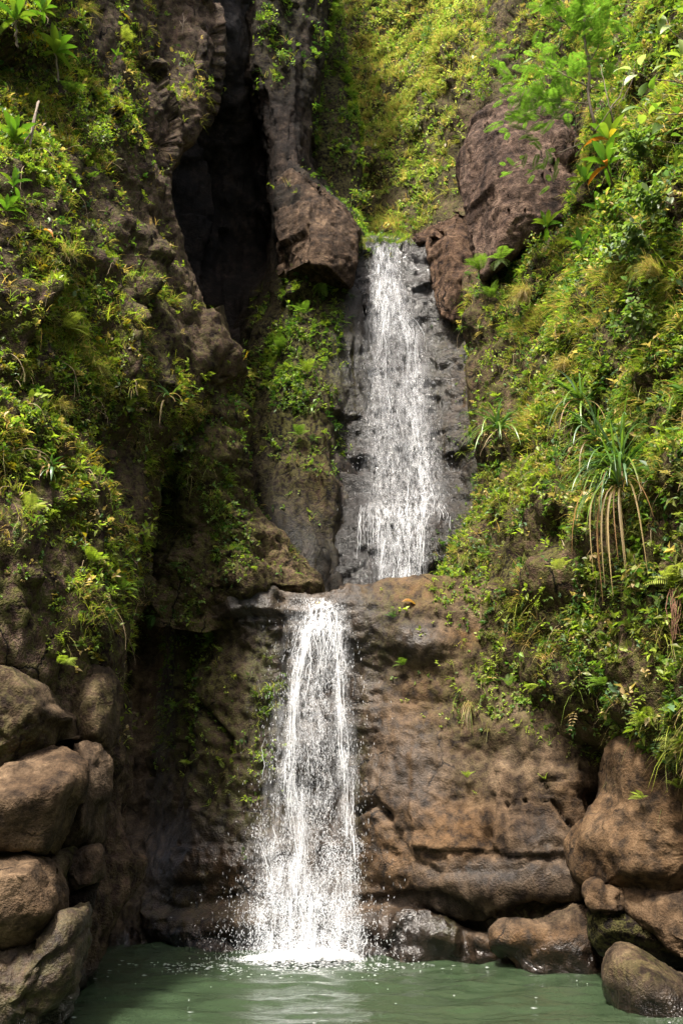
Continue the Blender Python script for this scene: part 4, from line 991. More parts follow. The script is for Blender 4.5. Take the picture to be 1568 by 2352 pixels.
def scatter(sf, per_m2, rng, margin=0.9):
    F = sf['F']; V = sf['V']
    a, b, c, d = (V[F[:, k]] for k in range(4))
    area = 0.5 * np.linalg.norm(np.cross(c - a, d - b), axis=1)
    px, py = sf['px'][F[:, 0]], sf['py'][F[:, 0]]
    nz = sf['N'][F[:, 0]]
    inside = ((px > -120) & (px < 1690) & (py > -120) & (py < 2400)) + 0.10 * ((px > -480) & (px < 2050) & (py > -150) & (py < 1750) & ((px <= -120) | (px >= 1690)))
    Pc = a
    patch_n = 0.5 + 0.9 * fbm(Pc * 0.9, 3, 301) + 0.7 * fbm(Pc * 3.0, 2, 305)
    dn = density(px, py)
    w = dn ** 1.25 * np.clip(patch_n * 1.7 - 0.25 + (dn - 0.40) * 1.5, 0.0, 1.6)
    w *= np.clip(0.75 + 0.7 * nz[:, 2], 0.25, 1.3)
    w *= 0.18 + 0.82 * sstep(-0.30, 0.08, fbm(Pc * 2.6, 3, 309, 0.6) + 0.25 * (dn - 0.6))
    lam = area * per_m2 * w * inside
    cnt = rng.poisson(np.minimum(lam, 4))
    idx = np.repeat(np.arange(len(F)), cnt)
    u, v = rng.random(len(idx))[:, None], rng.random(len(idx))[:, None]
    P = (a[idx] * (1-u) + b[idx] * u) * (1-v) + (d[idx] * (1-u) + c[idx] * u) * v
    N_ = sf['N'][F[idx, 0]]
    qx, qy = project(P)
    ix = np.clip(((qx + 300) / CELL).astype(int), 1, ZW - 2); iy = np.clip(((qy + 300) / CELL).astype(int), 1, ZH - 2)
    zb = np.maximum.reduce([ZB[iy, ix], np.where(ZB[iy, ix-1] < 90, ZB[iy, ix-1], 0), np.where(ZB[iy, ix+1] < 90, ZB[iy, ix+1], 0)])
    vis = P[:, 1] < zb + margin
    return P[vis], N_[vis], qx[vis], qy[vis]

def rand_unit(rng, n):
    return norm(rng.normal(0, 1, (n, 3)))
UPV = np.array([[0, 0, 1.0]])
def sprigs(Lv, P, Nn, size, col, rng, leaves=(5, 9), lw=0.5):
    """small leafy shoots"""
    n = len(P)
    if not n: return
    s = norm(0.8 * Nn + 0.55 * UPV + 0.5 * rand_unit(rng, n))
    k = rng.integers(leaves[0], leaves[1] + 1, n); idx = np.repeat(np.arange(n), k)
    m = len(idx); t = rng.random(m)
    B = P[idx] + s[idx] * (size[idx] * (0.1 + 1.15 * t))[:, None] + 0.35 * size[idx][:, None] * rng.normal(0, 1, (m, 3)) * 0.6
    A = norm(rand_unit(rng, m) + 0.5 * s[idx] + 0.35 * Nn[idx] + np.array([[0, 0, -0.15]]))
    U = norm(0.9 * UPV + 0.55 * Nn[idx] + 0.5 * rand_unit(rng, m))
    l = size[idx] * rng.uniform(0.55, 1.15, m)
    c = col[idx] * rng.uniform(0.72, 1.3, (m, 1))
    Lv.diamond(B, A, U, l, l * lw * rng.uniform(0.8, 1.25, m), c)
def fernlets(Lv, P, Nn, size, col, rng, fr=(2, 4), pairs=7):
    n = len(P)
    if not n: return
    k = rng.integers(fr[0], fr[1] + 1, n); idx = np.repeat(np.arange(n), k); m = len(idx)
    A = norm(0.9 * Nn[idx] + 0.8 * rand_unit(rng, m) + 0.15 * UPV)
    L_ = size[idx] * rng.uniform(0.6, 1.2, m)
    U = norm(UPV + 0.4 * Nn[idx] + 0.2 * rand_unit(rng, m)); S = norm(np.cross(A, U)); Un = norm(np.cross(S, A))
    for j in range(pairs):
        t = (j + 0.6) / pairs
        Bp = P[idx] + A * (L_ * t)[:, None] + np.array([[0, 0, -0.45]]) * (L_ * t * t)[:, None]
        pl = L_ * 0.34 * (1 - t) ** 0.7 * (0.5 + min(1, t * 4) * 0.5)
        c = col[idx] * rng.uniform(0.75, 1.25, (m, 1))
        for sg in (-1, 1):
            Lv.diamond(Bp, norm(sg * S + 0.45 * A + 0.15 * rng.normal(0, 1, (m, 3))), Un, pl, pl * 0.42, c, 0.1)
def grasses(Lv, P, Nn, size, col, rng, bl=(5, 10), hang=0.8, wid=0.028):
    n = len(P)
    if not n: return
    k = rng.integers(bl[0], bl[1] + 1, n); idx = np.repeat(np.arange(n), k); m = len(idx)
    A = norm(0.7 * Nn[idx] + 0.55 * UPV + 0.6 * rand_unit(rng, m))
    l = size[idx] * rng.uniform(0.5, 1.2, m)
    mixs = rng.random((m, 1)) < 0.25
    c = np.where(mixs, STRAW[None] * rng.uniform(0.6, 1.1, (m, 1)), col[idx]) * rng.uniform(0.7, 1.25, (m, 1))
    Lv.blade(P[idx] + 0.03 * rng.normal(0, 1, (m, 3)), A, norm(UPV + 0.3 * rand_unit(rng, m)), l, np.maximum(l * wid * 1.4, 0.008), c, hang * rng.uniform(0.5, 1.3, m), 3, 'grass')

def pick_col(rng, n, fam):
    w = np.array([f[0] for f in fam]); w = w / w.sum()
    k = rng.choice(len(fam), n, p=w)
    c = np.array([f[1] for f in fam])[k]
    return c * rng.uniform(0.8, 1.2, (n, 1))
FAM = {
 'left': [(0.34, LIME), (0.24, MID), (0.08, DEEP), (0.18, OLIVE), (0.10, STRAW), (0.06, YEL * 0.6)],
 'right': [(0.22, LIME), (0.24, MID), (0.12, DEEP), (0.22, OLIVE * 1.1), (0.10, BLUE), (0.10, STRAW)],
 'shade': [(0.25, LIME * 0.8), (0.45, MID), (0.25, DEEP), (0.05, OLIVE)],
 'slope': [(0.46, np.array([0.26, 0.29, 0.09])), (0.22, MID * 1.2), (0.18, OLIVE * 1.4), (0.12, STRAW), (0.06, DEEP)],
 'low': [(0.45, LIME), (0.35, MID), (0.10, DEEP), (0.10, OLIVE)],
}
COVER = {  # surface: (points per m2, family, leaf scale, weights of sprig small, sprig broad, fernlet, grass), label
 'left_cliff': (360, 'left', 0.98, (0.54, 0.20, 0.12, 0.14), 'low mixed greenery clinging to the sunlit cliff on the left'),
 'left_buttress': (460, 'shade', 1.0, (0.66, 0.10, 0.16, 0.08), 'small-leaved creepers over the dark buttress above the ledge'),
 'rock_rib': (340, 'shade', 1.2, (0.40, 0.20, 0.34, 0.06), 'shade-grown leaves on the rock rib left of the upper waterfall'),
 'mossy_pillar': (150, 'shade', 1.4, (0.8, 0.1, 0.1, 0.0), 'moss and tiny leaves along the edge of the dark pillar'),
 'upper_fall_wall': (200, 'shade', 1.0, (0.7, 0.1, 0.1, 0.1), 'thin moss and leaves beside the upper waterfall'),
 'back_slope': (85, 'slope', 1.7, (0.50, 0.16, 0.06, 0.28), 'pale grass and scrub covering the far hillside'),
 'right_slope': (225, 'right', 1.12, (0.40, 0.28, 0.14, 0.18), 'tangled leaves, grass and vines covering the slope on the right'),
 'lower_cliff': (310, 'low', 0.9, (0.56, 0.14, 0.24, 0.06), 'sparse ferns and small leaves rooted in the lower cliff'),
}
for sf in SURF:
    if sf['name'] not in COVER: continue
    dens_, fam, sc, wt, lab = COVER[sf['name']]
    rng = np.random.default_rng(sum(map(ord, sf['name'])))
    P, Nn, qx, qy = scatter(sf, dens_, rng)
    if sf['name'] == 'mossy_pillar':
        keep = qx > np.interp(qy, [0, 150, 300, 450], [750, 763, 786, 790]) - 34
        P, Nn, qx, qy = P[keep], Nn[keep], qx[keep], qy[keep]
    if len(P) < 10: continue
    n = len(P)
    # neighbouring plants are of a kind: let a smooth field choose
    f1_ = fbm(P * 0.8, 2, 401) * 0.9 + rng.random(n)
    r_ = np.clip((f1_ - 0.05) / 0.95, 0, 0.999)
    cw = np.cumsum(np.array(wt) / sum(wt))
    kind = np.searchsorted(cw, r_)
    tone = np.clip(1 + 0.5 * fbm(P * 1.3, 2, 411)[:, None], 0.6, 1.5)
    col = pick_col(rng, n, FAM[fam]) * tone
    Lv = Leaves()
    k0, k1, k2, k3 = (kind == q for q in range(4))
    near = np.where(qx > 1250, 1.0 + 0.25 * np.clip((qx - 1250) / 300, 0, 1), 1.0) * sc
    sprigs(Lv, P[k0], Nn[k0], 0.042 * near[k0] * rng.uniform(0.7, 1.3, k0.sum()), col[k0], rng, (5, 9), 0.66)
    sprigs(Lv, P[k1], Nn[k1], 0.085 * near[k1] * rng.uniform(0.7, 1.35, k1.sum()), col[k1], rng, (4, 7), 0.52)
    fernlets(Lv, P[k2], Nn[k2], 0.20 * near[k2] * rng.uniform(0.6, 1.3, k2.sum()), col[k2], rng)
    gc = col[k3] * np.array([[1.15, 1.0, 1.0]])
    grasses(Lv, P[k3], Nn[k3], 0.24 * near[k3] * rng.uniform(0.6, 1.4, k3.sum()), gc, rng)
    o = Lv.build('ground_cover', LEAF)
    tag(o, lab, 'ground cover', None, 'stuff')

# dry stems and thin vines caught in the greenery
for nm, lab, cnt in (('left_cliff', 'dry brown stems and thin vines trailing over the left cliff', 260), ('right_slope', 'dry pale stems and thin vines trailing over the right slope', 420)):
    sf = [q for q in SURF if q['name'] == nm][0]
    rng = np.random.default_rng(len(nm))
    P, Nn, qx, qy = scatter(sf, 12, rng)
    pick = rng.permutation(len(P))[:cnt]
    lines = []
    for i in pick:
        k = 9; d = norm(0.5 * Nn[i] + 0.7 * rng.normal(0, 1, 3)); L_ = rng.uniform(0.2, 0.7); pts = [P[i]]
        for j in range(k):
            d = norm(d + np.array([0, 0, -0.28]) + 0.16 * rng.normal(0, 1, 3)); pts.append(pts[-1] + d * L_ / k)
        lines.append((np.array(pts), np.linspace(0.006, 0.0025, k + 1)))
    o = obj('dry_stems', tubes_mesh('dry_stems', lines, 3), DRY)
    tag(o, lab, 'dry stems', None, 'stuff')

# ------------------------------------------------------------------ single plants
prng = np.random.default_rng(77)
def frame(A, U):
    A = norm(np.asarray(A, float)); S = norm(np.cross(U, A)); Un = np.cross(A, S)
    return Matrix(((A[0], S[0], Un[0]), (A[1], S[1], Un[1]), (A[2], S[2], Un[2]))).to_4x4()
def strip_mesh(name, P, W, S, col, keel=0.0):
    """a leaf strip through points P, half widths W, side vectors S, with a keel along its middle"""
    k = len(P); T = norm(np.gradient(P, axis=0)); Un = norm(np.cross(T, S))
    V = np.stack([P + S * W[:, None] + Un * (W * keel)[:, None], P, P - S * W[:, None] + Un * (W * keel)[:, None]], 1).reshape(-1, 3)
    i = np.arange(k - 1)[:, None] * 3
    F = np.concatenate([i + [0, 1, 4, 3], i + [1, 2, 5, 4]])
    me = np_mesh(name, V, F)
    c = np.concatenate([np.clip(np.tile(col, (len(me.polygons), 1)), 0.004, 0.9), np.ones((len(me.polygons), 1))], 1)
    set_attr(me, 'col', c, 'FACE', 'FLOAT_COLOR')
    return me
def leaf_template(name, droop, col, width, k=7, keel=0.35, shape='leaf'):
    t = np.linspace(0, 1, k + 1)
    P = np.stack([t - 0.12 * droop * t ** 2, 0 * t, 0.10 * np.sin(t * 2.0) - droop * t ** 2.2], 1)
    if shape == 'ti': W = width * np.sin(np.pi * np.clip(0.02 + 0.97 * t ** 1.25, 0, 0.99)) ** 0.75 + 0.012 * (1 - t)
    else: W = width * np.sin(np.pi * np.clip(0.03 + 0.95 * t ** 0.85, 0, 0.985)) ** 0.9
    return strip_mesh(name, P, W, np.tile([[0, 1.0, 0]], (k + 1, 1)), np.asarray(col), keel)
TI_LEAVES = {(d, c): leaf_template('ti_leaf', dv, cv, 0.125, 8, 0.4, 'ti') for d, dv in enumerate((0.05, 0.3, 0.6)) for c, cv in enumerate(((0.10, 0.20, 0.02), (0.055, 0.125, 0.018), (0.17, 0.25, 0.03), YEL * 1.1, (0.40, 0.14, 0.02)))}

def ti_plant(px, py, size, label, n=14, stem=None, lift=0.22, old=0, tone=None, name='ti_plant'):
    p, nn = surf_at(px, py)
    foot = np.array(p)
    crown = at(px, py, p[1] - lift)
    root = empty(name, tuple(foot)); tag(root, label, 'ti plant', 'ti plants growing on the cliffs')
    if stem is not None:
        pts = [at(x, y, p[1] - lift * f) for x, y, f in stem]
    else:
        pts = [foot + np.array([0, 0, -0.3 * size]), 0.5 * (foot + crown) + np.array([0, 0, -0.2 * size]), crown]
    pts = np.array(pts)
    tt = np.linspace(0, 1, 14); kk = np.linspace(0, 1, len(pts))
    pts = np.stack([np.interp(tt, kk, pts[:, a]) for a in range(3)], 1) + 0.008 * prng.normal(0, 1, (14, 3))
    obj('stem', tubes_mesh('stem', [(pts - foot, np.linspace(0.022, 0.014, 14) * (size / 0.4))], 6), BARK, root)
    a0 = prng.random() * 6.28
    for i in range(n):
        f = i / max(1, n - 1)
        az = a0 + i * 2.39996; el = R(82 - 74 * f + prng.normal(0, 6))
        A = np.array([math.cos(az) * math.cos(el), math.sin(az) * math.cos(el), math.sin(el)])
        A = norm(A + 0.25 * nn + np.array([0, -0.15, 0]))
        U = norm(np.array([0, 0, 1.0]) + 0.05 * prng.normal(0, 1, 3)) if el < 1.3 else np.array([-math.cos(az), -math.sin(az), 0.3])
        c = int(prng.choice([0, 1, 2], p=tone or [0.5, 0.25, 0.25]))
        if i >= n - old: c = int(prng.choice([3, 4]))
        d = 0 if f < 0.3 else (1 if f < 0.7 else 2)
        lf = obj('leaf', TI_LEAVES[(d, c)], GLOSSY, root)
        s = size * (0.72 + 0.38 * math.sin(math.pi * min(1, 0.15 + f * 0.8))) * prng.uniform(0.88, 1.1)
        lf.matrix_local = Matrix.Translation(Vector(crown - foot + np.array([0, 0, -0.10 * size * f]))) @ frame(A, U) @ Matrix.Diagonal((s, s * prng.uniform(0.85, 1.1), s, 1))
        if c == 4: lf['label'] = 'withered orange leaf'
        elif c == 3: lf['label'] = 'yellowing leaf'
    return root
BR = [0.5, 0.1, 0.4]
ti_plant(127, 118, 0.46, 'large bright rosette plant with broad glossy leaves, highest complete one on the left cliff', 17, tone=BR, stem=[(136, 190, 0), (132, 150, 0.6), (127, 122, 1)])
ti_plant(36, 42, 0.44, 'rosette plant cut by the top left corner', 13, tone=BR, stem=[(40, 110, 0), (36, 48, 1)])
ti_plant(97, 24, 0.30, 'upright rosette between the corner plant and the large bright rosette', 9, tone=BR)
ti_plant(268, 128, 0.17, 'tiny rosette plant on the rocks beside bare brown stone', 8, tone=BR)
ti_plant(32, 318, 0.36, 'rosette plant on a long bare leaning stem at the left edge', 14, tone=BR, stem=[(45, 480, 0), (62, 380, 0.6), (75, 300, 0.9), (92, 215, 1.0), (75, 300, 0.95), (55, 335, 1), (33, 330, 1)])
ti_plant(32, 425, 0.27, 'thin rosette with narrow leaves just under the leaning stem', 8, tone=BR)
ti_plant(14, 482, 0.27, 'lowest rosette plant at the left edge, above bare rock', 8, tone=BR)
ti_plant(1396, 318, 0.50, 'tall rosette plant holding one upright broad leaf, right of the outcrop', 12, old=2, lift=0.9)
ti_plant(1392, 378, 0.50, 'rosette with a bright yellow hanging leaf on the right slope', 15, old=2, lift=0.9, stem=[(1424, 520, 0), (1412, 440, 0.5), (1393, 385, 1)])
ti_plant(1342, 415, 0.38, 'spreading rosette beside the foot of the outcrop', 12, lift=0.6)
ti_plant(1384, 492, 0.46, 'dark green rosette on a thin stem in the shrubs', 10, lift=0.7, tone=[0.2, 0.8, 0.0], stem=[(1396, 560, 0), (1384, 496, 1)])
ti_plant(1256, 520, 0.40, 'rosette with pale lower leaves on a long dark stem', 11, lift=0.5, stem=[(1318, 640, 0), (1282, 575, 0.6), (1257, 525, 1)])
ti_plant(1334, 566, 0.36, 'half hidden rosette under the thin-stemmed dark one', 10, lift=0.6)
ti_plant(1336, 345, 0.22, 'small dark rosette left of the tall one with the upright leaf', 8, lift=0.6, tone=[0.3, 0.7, 0])

def strap_leaf(base, d0, length, width, grav, col, k=10):
    P = [np.zeros(3)]; d = norm(np.array(d0, float)); ds = length / k
    for j in range(k):
        d = norm(d + np.array([0, 0, -1.0]) * grav * ds); P.append(P[-1] + d * ds)
    P = np.array(P); T = norm(np.gradient(P, axis=0))
    S = norm(np.cross(np.tile(norm(np.array(d0) + [0.01, -0.3, 0.02]), (k + 1, 1)), np.array([[0, 0, 1.0]])) + 0.15 * prng.normal(0, 1, 3))
    t = np.linspace(0, 1, k + 1)
    W = 0.5 * width * np.minimum(1, 0.6 + 3 * t) * (1 - t ** 2.6) + 0.001
    return strip_mesh('strap_leaf', P, W, S, np.asarray(col), 0.35)
def strap_plant(px, py, label, n_green, n_dead, length, lift=0.25, side=-0.5, dead_len=1.3):
    p, nn = surf_at(px, py)
    c = np.array(at(px, py, p[1] - lift))
    root = empty('strap_leaf_plant', tuple(p)); tag(root, label, 'strap plant', 'strap-leaved plants hanging from the slopes')
    off_ = c - p
    obj('stem', tubes_mesh('stem', [(np.array([[0, 0.05, -0.1], off_ * 0.5, off_ + [0, 0, 0.03]]), np.array([0.03, 0.028, 0.02]))], 6), BARK, root)
    for i in range(n_green):
        az = prng.uniform(0, 6.28); el = R(prng.uniform(5, 70))
        A = np.array([math.cos(az) * math.cos(el) * 1.2 + side * 0.6, -abs(math.sin(az)) * math.cos(el) * 0.8 + 0.1, math.sin(el)])
        col = (DEEP if prng.random() < 0.35 else (MID if prng.random() < 0.6 else BLUE)) * prng.uniform(0.8, 1.3)
        lf = obj('leaf', strap_leaf(c, A, length * prng.uniform(0.6, 1.15), 0.034 * prng.uniform(0.7, 1.2), prng.uniform(1.3, 3.2) / length, col), GLOSSY, root)
        lf.location = tuple(off_ + 0.03 * prng.normal(0, 1, 3))
    for i in range(n_dead):
        A = np.array([prng.normal(side * 0.55, 0.75), -abs(prng.normal(0.3, 0.4)), prng.uniform(-0.3, 0.7)])
        col = (STRAW if prng.random() < 0.6 else np.array([0.30, 0.16, 0.06])) * prng.uniform(0.6, 1.1)
        lf = obj('leaf', strap_leaf(c, A, length * dead_len * prng.uniform(0.5, 1.2), 0.024 * prng.uniform(0.6, 1.2), prng.uniform(1.8, 5) / length, col), LEAF, root)
        lf.location = tuple(off_ + 0.04 * prng.normal(0, 1, 3)); lf['label'] = 'dry tan dead leaf'
    return root
strap_plant(1428, 1068, 'largest strap-leaved plant on the right slope, upper of the big pair', 58, 9, 1.1, 0.55, -0.9, 1.0)
strap_plant(1418, 1112, 'strap-leaved plant with the longest tan dead leaves trailing below it', 44, 15, 1.0, 0.60, -0.5, 1.5)
strap_plant(1336, 925, 'strap-leaved plant arching left above the big pair', 34, 5, 1.0, 0.55, -1.1, 1.0)
strap_plant(1146, 985, 'small strap-leaved plant at the edge beside the upper waterfall', 32, 8, 1.0, 0.45, -0.5, 0.85)
strap_plant(1372, 1010, 'strap-leaved plant half hidden between the arching one and the big pair', 26, 6, 0.95, 0.5, -0.8, 1.0)
strap_plant(1580, 905, 'strap-leaved plant cut by the right edge of the picture', 14, 6, 0.6, 0.2, -0.6, 0.9)
strap_plant(380, 862, 'slender strap leaves hanging down the left cliff, upper tuft', 5, 2, 0.42, 0.12, 0.0, 0.9)
strap_plant(384, 912, 'slender pale strap leaves hanging down the left cliff, lower tuft', 7, 5, 0.45, 0.12, 0.0, 1.1)
strap_plant(108, 1075, 'yellowish strap tuft low on the left cliff', 9, 5, 0.32, 0.12, 0.2, 0.9)

def frond_template(name, col, pairs=16, wid=0.33, droop=0.35):
    Lv = Leaves(); t = (np.arange(pairs) + 0.8) / (pairs + 0.6)
    P = np.stack([t - 0.1 * droop * t ** 2, 0 * t, 0.16 * np.sin(t * 1.9) - droop * t ** 2.2], 1)
    pl = wid * np.sin(np.pi * np.clip(0.12 + 0.86 * t, 0, 0.98)) ** 0.8 + 0.01
    for sg in (-1, 1):
        A = norm(np.stack([0.45 + 0 * t, sg * np.ones(pairs), -0.18 + 0 * t], 1))
        c = np.asarray(col)[None] * np.random.default_rng(3 + sg).uniform(0.8, 1.2, (pairs, 1))
        Lv.blade(P, A, np.tile([[0, 0, 1.0]], (pairs, 1)), pl, pl * 0.075 + 0.008, c, 0.12, 3, 'leaf')
    tt = np.linspace(0, 1, 8)
    Pr = np.stack([tt - 0.1 * droop * tt ** 2, 0 * tt, 0.16 * np.sin(tt * 1.9) - droop * tt ** 2.2 - 0.004], 1)
    Lv.blade(Pr[:-1], norm(np.diff(Pr, axis=0)), np.tile([[0, 0, 1.0]], (7, 1)), np.linalg.norm(np.diff(Pr, axis=0), axis=1) * 1.05, 0.02, np.tile(OLIVE * 0.8, (7, 1)), 0.0, 1, 'strap')
    o = Lv.build(name, LEAF); me = o.data; bpy.data.objects.remove(o)
    return me
FROND = {k: frond_template('frond', c, droop=d) for k, (c, d) in dict(lime=(LIME * 1.05, 0.30), mid=(MID * 1.1, 0.42), deep=(DEEP * 1.2, 0.4), pale=(np.array([0.26, 0.29, 0.06]), 0.3)).items()}
def fern(px, py, size, label, n=7, kind='lime', lift=0.06, flat=0.0, group='ferns growing on the rock'):
    p, nn = surf_at(px, py)
    root = empty('fern', tuple(p)); tag(root, label, 'fern', group)
    a0 = prng.random() * 6.28
    for i in range(n):
        az = a0 + i * 2.39996 + prng.normal(0, 0.2); el = R(prng.uniform(5, 62) * (1 - flat))
        A = np.array([math.cos(az) * math.cos(el), math.sin(az) * math.cos(el), math.sin(el)])
        if A @ nn < 0.1: A = A - 1.3 * (A @ nn - 0.25) * nn
        A = norm(A + 0.35 * nn)
        f = obj('frond', FROND[kind], LEAF, root)
        s = size * prng.uniform(0.75, 1.15)
        f.matrix_local = Matrix.Translation(Vector(nn * lift)) @ frame(A, norm(np.array([0, -0.25, 1.0]) + 0.2 * nn)) @ Matrix.Diagonal((s, s, s, 1))
    return root
for a in [
    (140, 758, 0.34, 'bright yellow-green fern amid the grass on the left cliff', 7, 'pale'),
    (208, 1292, 0.26, 'lush fern beside the cleft, level with the foot of the upper fall', 9, 'lime'),
    (136, 1516, 0.20, 'bright small fern just above the stacked blocks', 9, 'lime'),
    (275, 1360, 0.24, 'fern hanging at the lip of the black cleft', 7, 'mid'),
    (203, 1420, 0.20, 'fern clump on the left cliff below the pale stone', 7, 'mid'),
    (404, 1622, 0.30, 'fern deep in the cleft left of the lower waterfall', 7, 'mid'),
    (488, 1472, 0.30, 'fern left of the lip of the lower waterfall', 7, 'mid'),
    (360, 1408, 0.28, 'shaded fern in the cleft under the buttress', 6, 'deep'),
    (410, 1300, 0.26, 'fern hanging from the underside of the buttress', 6, 'deep'),
    (440, 1755, 0.18, 'tiny bright fern low in the cleft beside the lower waterfall', 6, 'lime'),
    (500, 1745, 0.16, 'second tiny bright fern closer to the falling water', 6, 'lime'),
    (1349, 1478, 0.30, 'pale fern left of the dark hollow on the right slope', 7, 'pale'),
    (1410, 1472, 0.28, 'pale fern right above the dark hollow on the right slope', 7, 'pale'),
    (1505, 1492, 0.42, 'big vivid green fern near the right edge', 10, 'lime'),
    (1552, 1338, 0.40, 'spreading pale fern crown above hanging roots at the right edge', 8, 'pale'),
    (1282, 1308, 0.26, 'pale fern under the trailing dead leaves', 6, 'pale'),
    (1172, 1368, 0.26, 'fern left of the lone grassy tuft above the lower cliff', 7, 'mid'),
    (1300, 1545, 0.30, 'bright fern in the fringe above the lower cliff', 8, 'lime'),
    (1240, 1565, 0.26, 'fern at the middle of the fringe above the lower cliff', 8, 'lime'),
    (1170, 1580, 0.22, 'fern at the thin left end of the fringe', 7, 'mid'),
    (1340, 1628, 0.28, 'fern hanging lowest from the fringe over the lower cliff', 9, 'lime'),
    (1395, 1570, 0.26, 'fern under the dark hollow on the right slope', 8, 'mid'),
    (1525, 1580, 0.34, 'drooping fern below the big vivid one at the right edge', 8, 'lime'),
    (1500, 1660, 0.28, 'fern just above the rounded bluff', 8, 'lime'),
    (1555, 1690, 0.30, 'fern with yellowing fronds at the right edge above the bluff', 8, 'pale'),
    (1480, 1830, 0.18, 'small fern growing out of the rounded bluff', 7, 'lime'),
    (1555, 1810, 0.24, 'fern at the right edge beside the bluff', 7, 'lime'),
    (1072, 1788, 0.16, 'little fern on the bare lower cliff, left of the row of holes', 8, 'lime'),
    (1256, 1792, 0.12, 'tiny fern over the row of holes in the lower cliff', 6, 'lime'),
    (930, 1528, 0.18, 'small fern right of the lower waterfall', 8, 'mid'),
    (905, 1420, 0.16, 'small dark fern under the ledge slab', 7, 'deep'),
    (1110, 625, 0.45, 'dark fern under the outcrop, nearest the upper waterfall', 9, 'mid'),
    (1150, 590, 0.42, 'dark fern in the hollow under the outcrop', 8, 'mid'),
    (1130, 690, 0.40, 'fern on the slope below the cracked buttress', 8, 'mid'),
    (700, 720, 0.38, 'fern high on the rib left of the upper waterfall', 8, 'mid'),
    (745, 650, 0.36, 'fern under the jutting wedge of rock', 8, 'mid'),
    (650, 800, 0.36, 'fern on the shaded left flank of the rib', 8, 'mid'),
    (710, 860, 0.36, 'fern in the middle of the leafy rib', 8, 'lime'),
    (690, 1000, 0.34, 'lowest fern on the leafy rib', 8, 'mid'),
    (150, 215, 0.32, 'dense fern in the sun under the large bright rosette', 9, 'mid'),
    (240, 240, 0.32, 'sunlit fern beside the slanting bare rock, left cliff', 8, 'lime'),
    (275, 80, 0.30, 'yellow-green fern high on the left cliff near the top', 8, 'pale'),
    (60, 1180, 0.24, 'fern at the left edge where the greenery thins out', 7, 'pale'),
    (290, 940, 0.22, 'fern over the dark notch in the left cliff', 7, 'lime'),
]: fern(*a)

def tussock(px, py, size, label, n=90, straw=0.7, hang=1.0, lift=0.08):
    p, nn = surf_at(px, py)
    Lv = Leaves()
    A = norm(0.8 * nn[None] + 0.6 * UPV + 0.55 * rand_unit(prng, n))
    c = np.where(prng.random((n, 1)) < straw, STRAW[None] * prng.uniform(0.6, 1.2, (n, 1)), LIME[None] * prng.uniform(0.5, 1.0, (n, 1)))
    l = size * prng.uniform(0.5, 1.2, n)
    Lv.blade(p[None] + nn[None] * lift + 0.10 * size * prng.normal(0, 1, (n, 3)), A, norm(UPV + 0.3 * rand_unit(prng, n)), l, 0.008, c, hang * prng.uniform(0.6, 1.4, n), 5, 'grass')
    o = Lv.build('grass_tussock', LEAF, None, p); o.location = tuple(p)
    tag(o, label, 'grass tuft', 'tufts of long grass')
for a in [
    (1224, 690, 0.62, 'large shaggy straw-coloured grass tuft on the right slope', 420, 0.75, 0.9, 0.35),
    (1330, 850, 0.42, 'dry pinkish grass tuft above the arching strap plant', 160, 0.85, 1.2, 0.28),
    (1545, 640, 0.50, 'tall dry grass at the right edge under the shrubs', 200, 0.8, 0.9, 0.35),
    (1190, 1395, 0.40, 'green grass tuft hanging above the lower cliff', 80, 0.25, 1.2, 0.1),
    (1306, 1535, 0.34, 'narrow brown tuft of dead grass in the fern fringe', 40, 1.0, 1.5, 0.1),
    (1065, 1290, 0.36, 'grass tuft at the corner beside the foot of the upper fall', 80, 0.4, 1.2, 0.08),
    (1235, 1440, 0.30, 'straw wisps under the big strap plants', 50, 0.8, 1.4, 0.08),
    (60, 870, 0.34, 'sunlit straw grass at the left edge', 120, 0.6, 0.9, 0.08),
    (210, 850, 0.34, 'dense sunlit grass in the middle of the left cliff', 140, 0.4, 0.9, 0.08),
    (120, 940, 0.32, 'pale grass patch over the left cliff', 120, 0.6, 0.9, 0.08),
    (395, 690, 0.32, 'grass tuft on the edge of the left cliff against the black recess', 70, 0.3, 0.9, 0.06),
    (300, 130, 0.34, 'sunlit grass beside the tiny rosette', 80, 0.35, 0.7, 0.06),
    (190, 25, 0.32, 'straw grass hanging over the top of the left cliff', 80, 0.7, 1.0, 0.06),
    (160, 590, 0.34, 'fine pale grass beside the orange withered leaf', 90, 0.5, 0.8, 0.06),
    (480, 940, 0.30, 'yellowish grass on the corner over the buttress', 70, 0.4, 1.0, 0.06),
    (1075, 1620, 0.30, 'wispy dry grass on the upper part of the lower cliff', 50, 0.8, 1.4, 0.05),
]: tussock(*a)

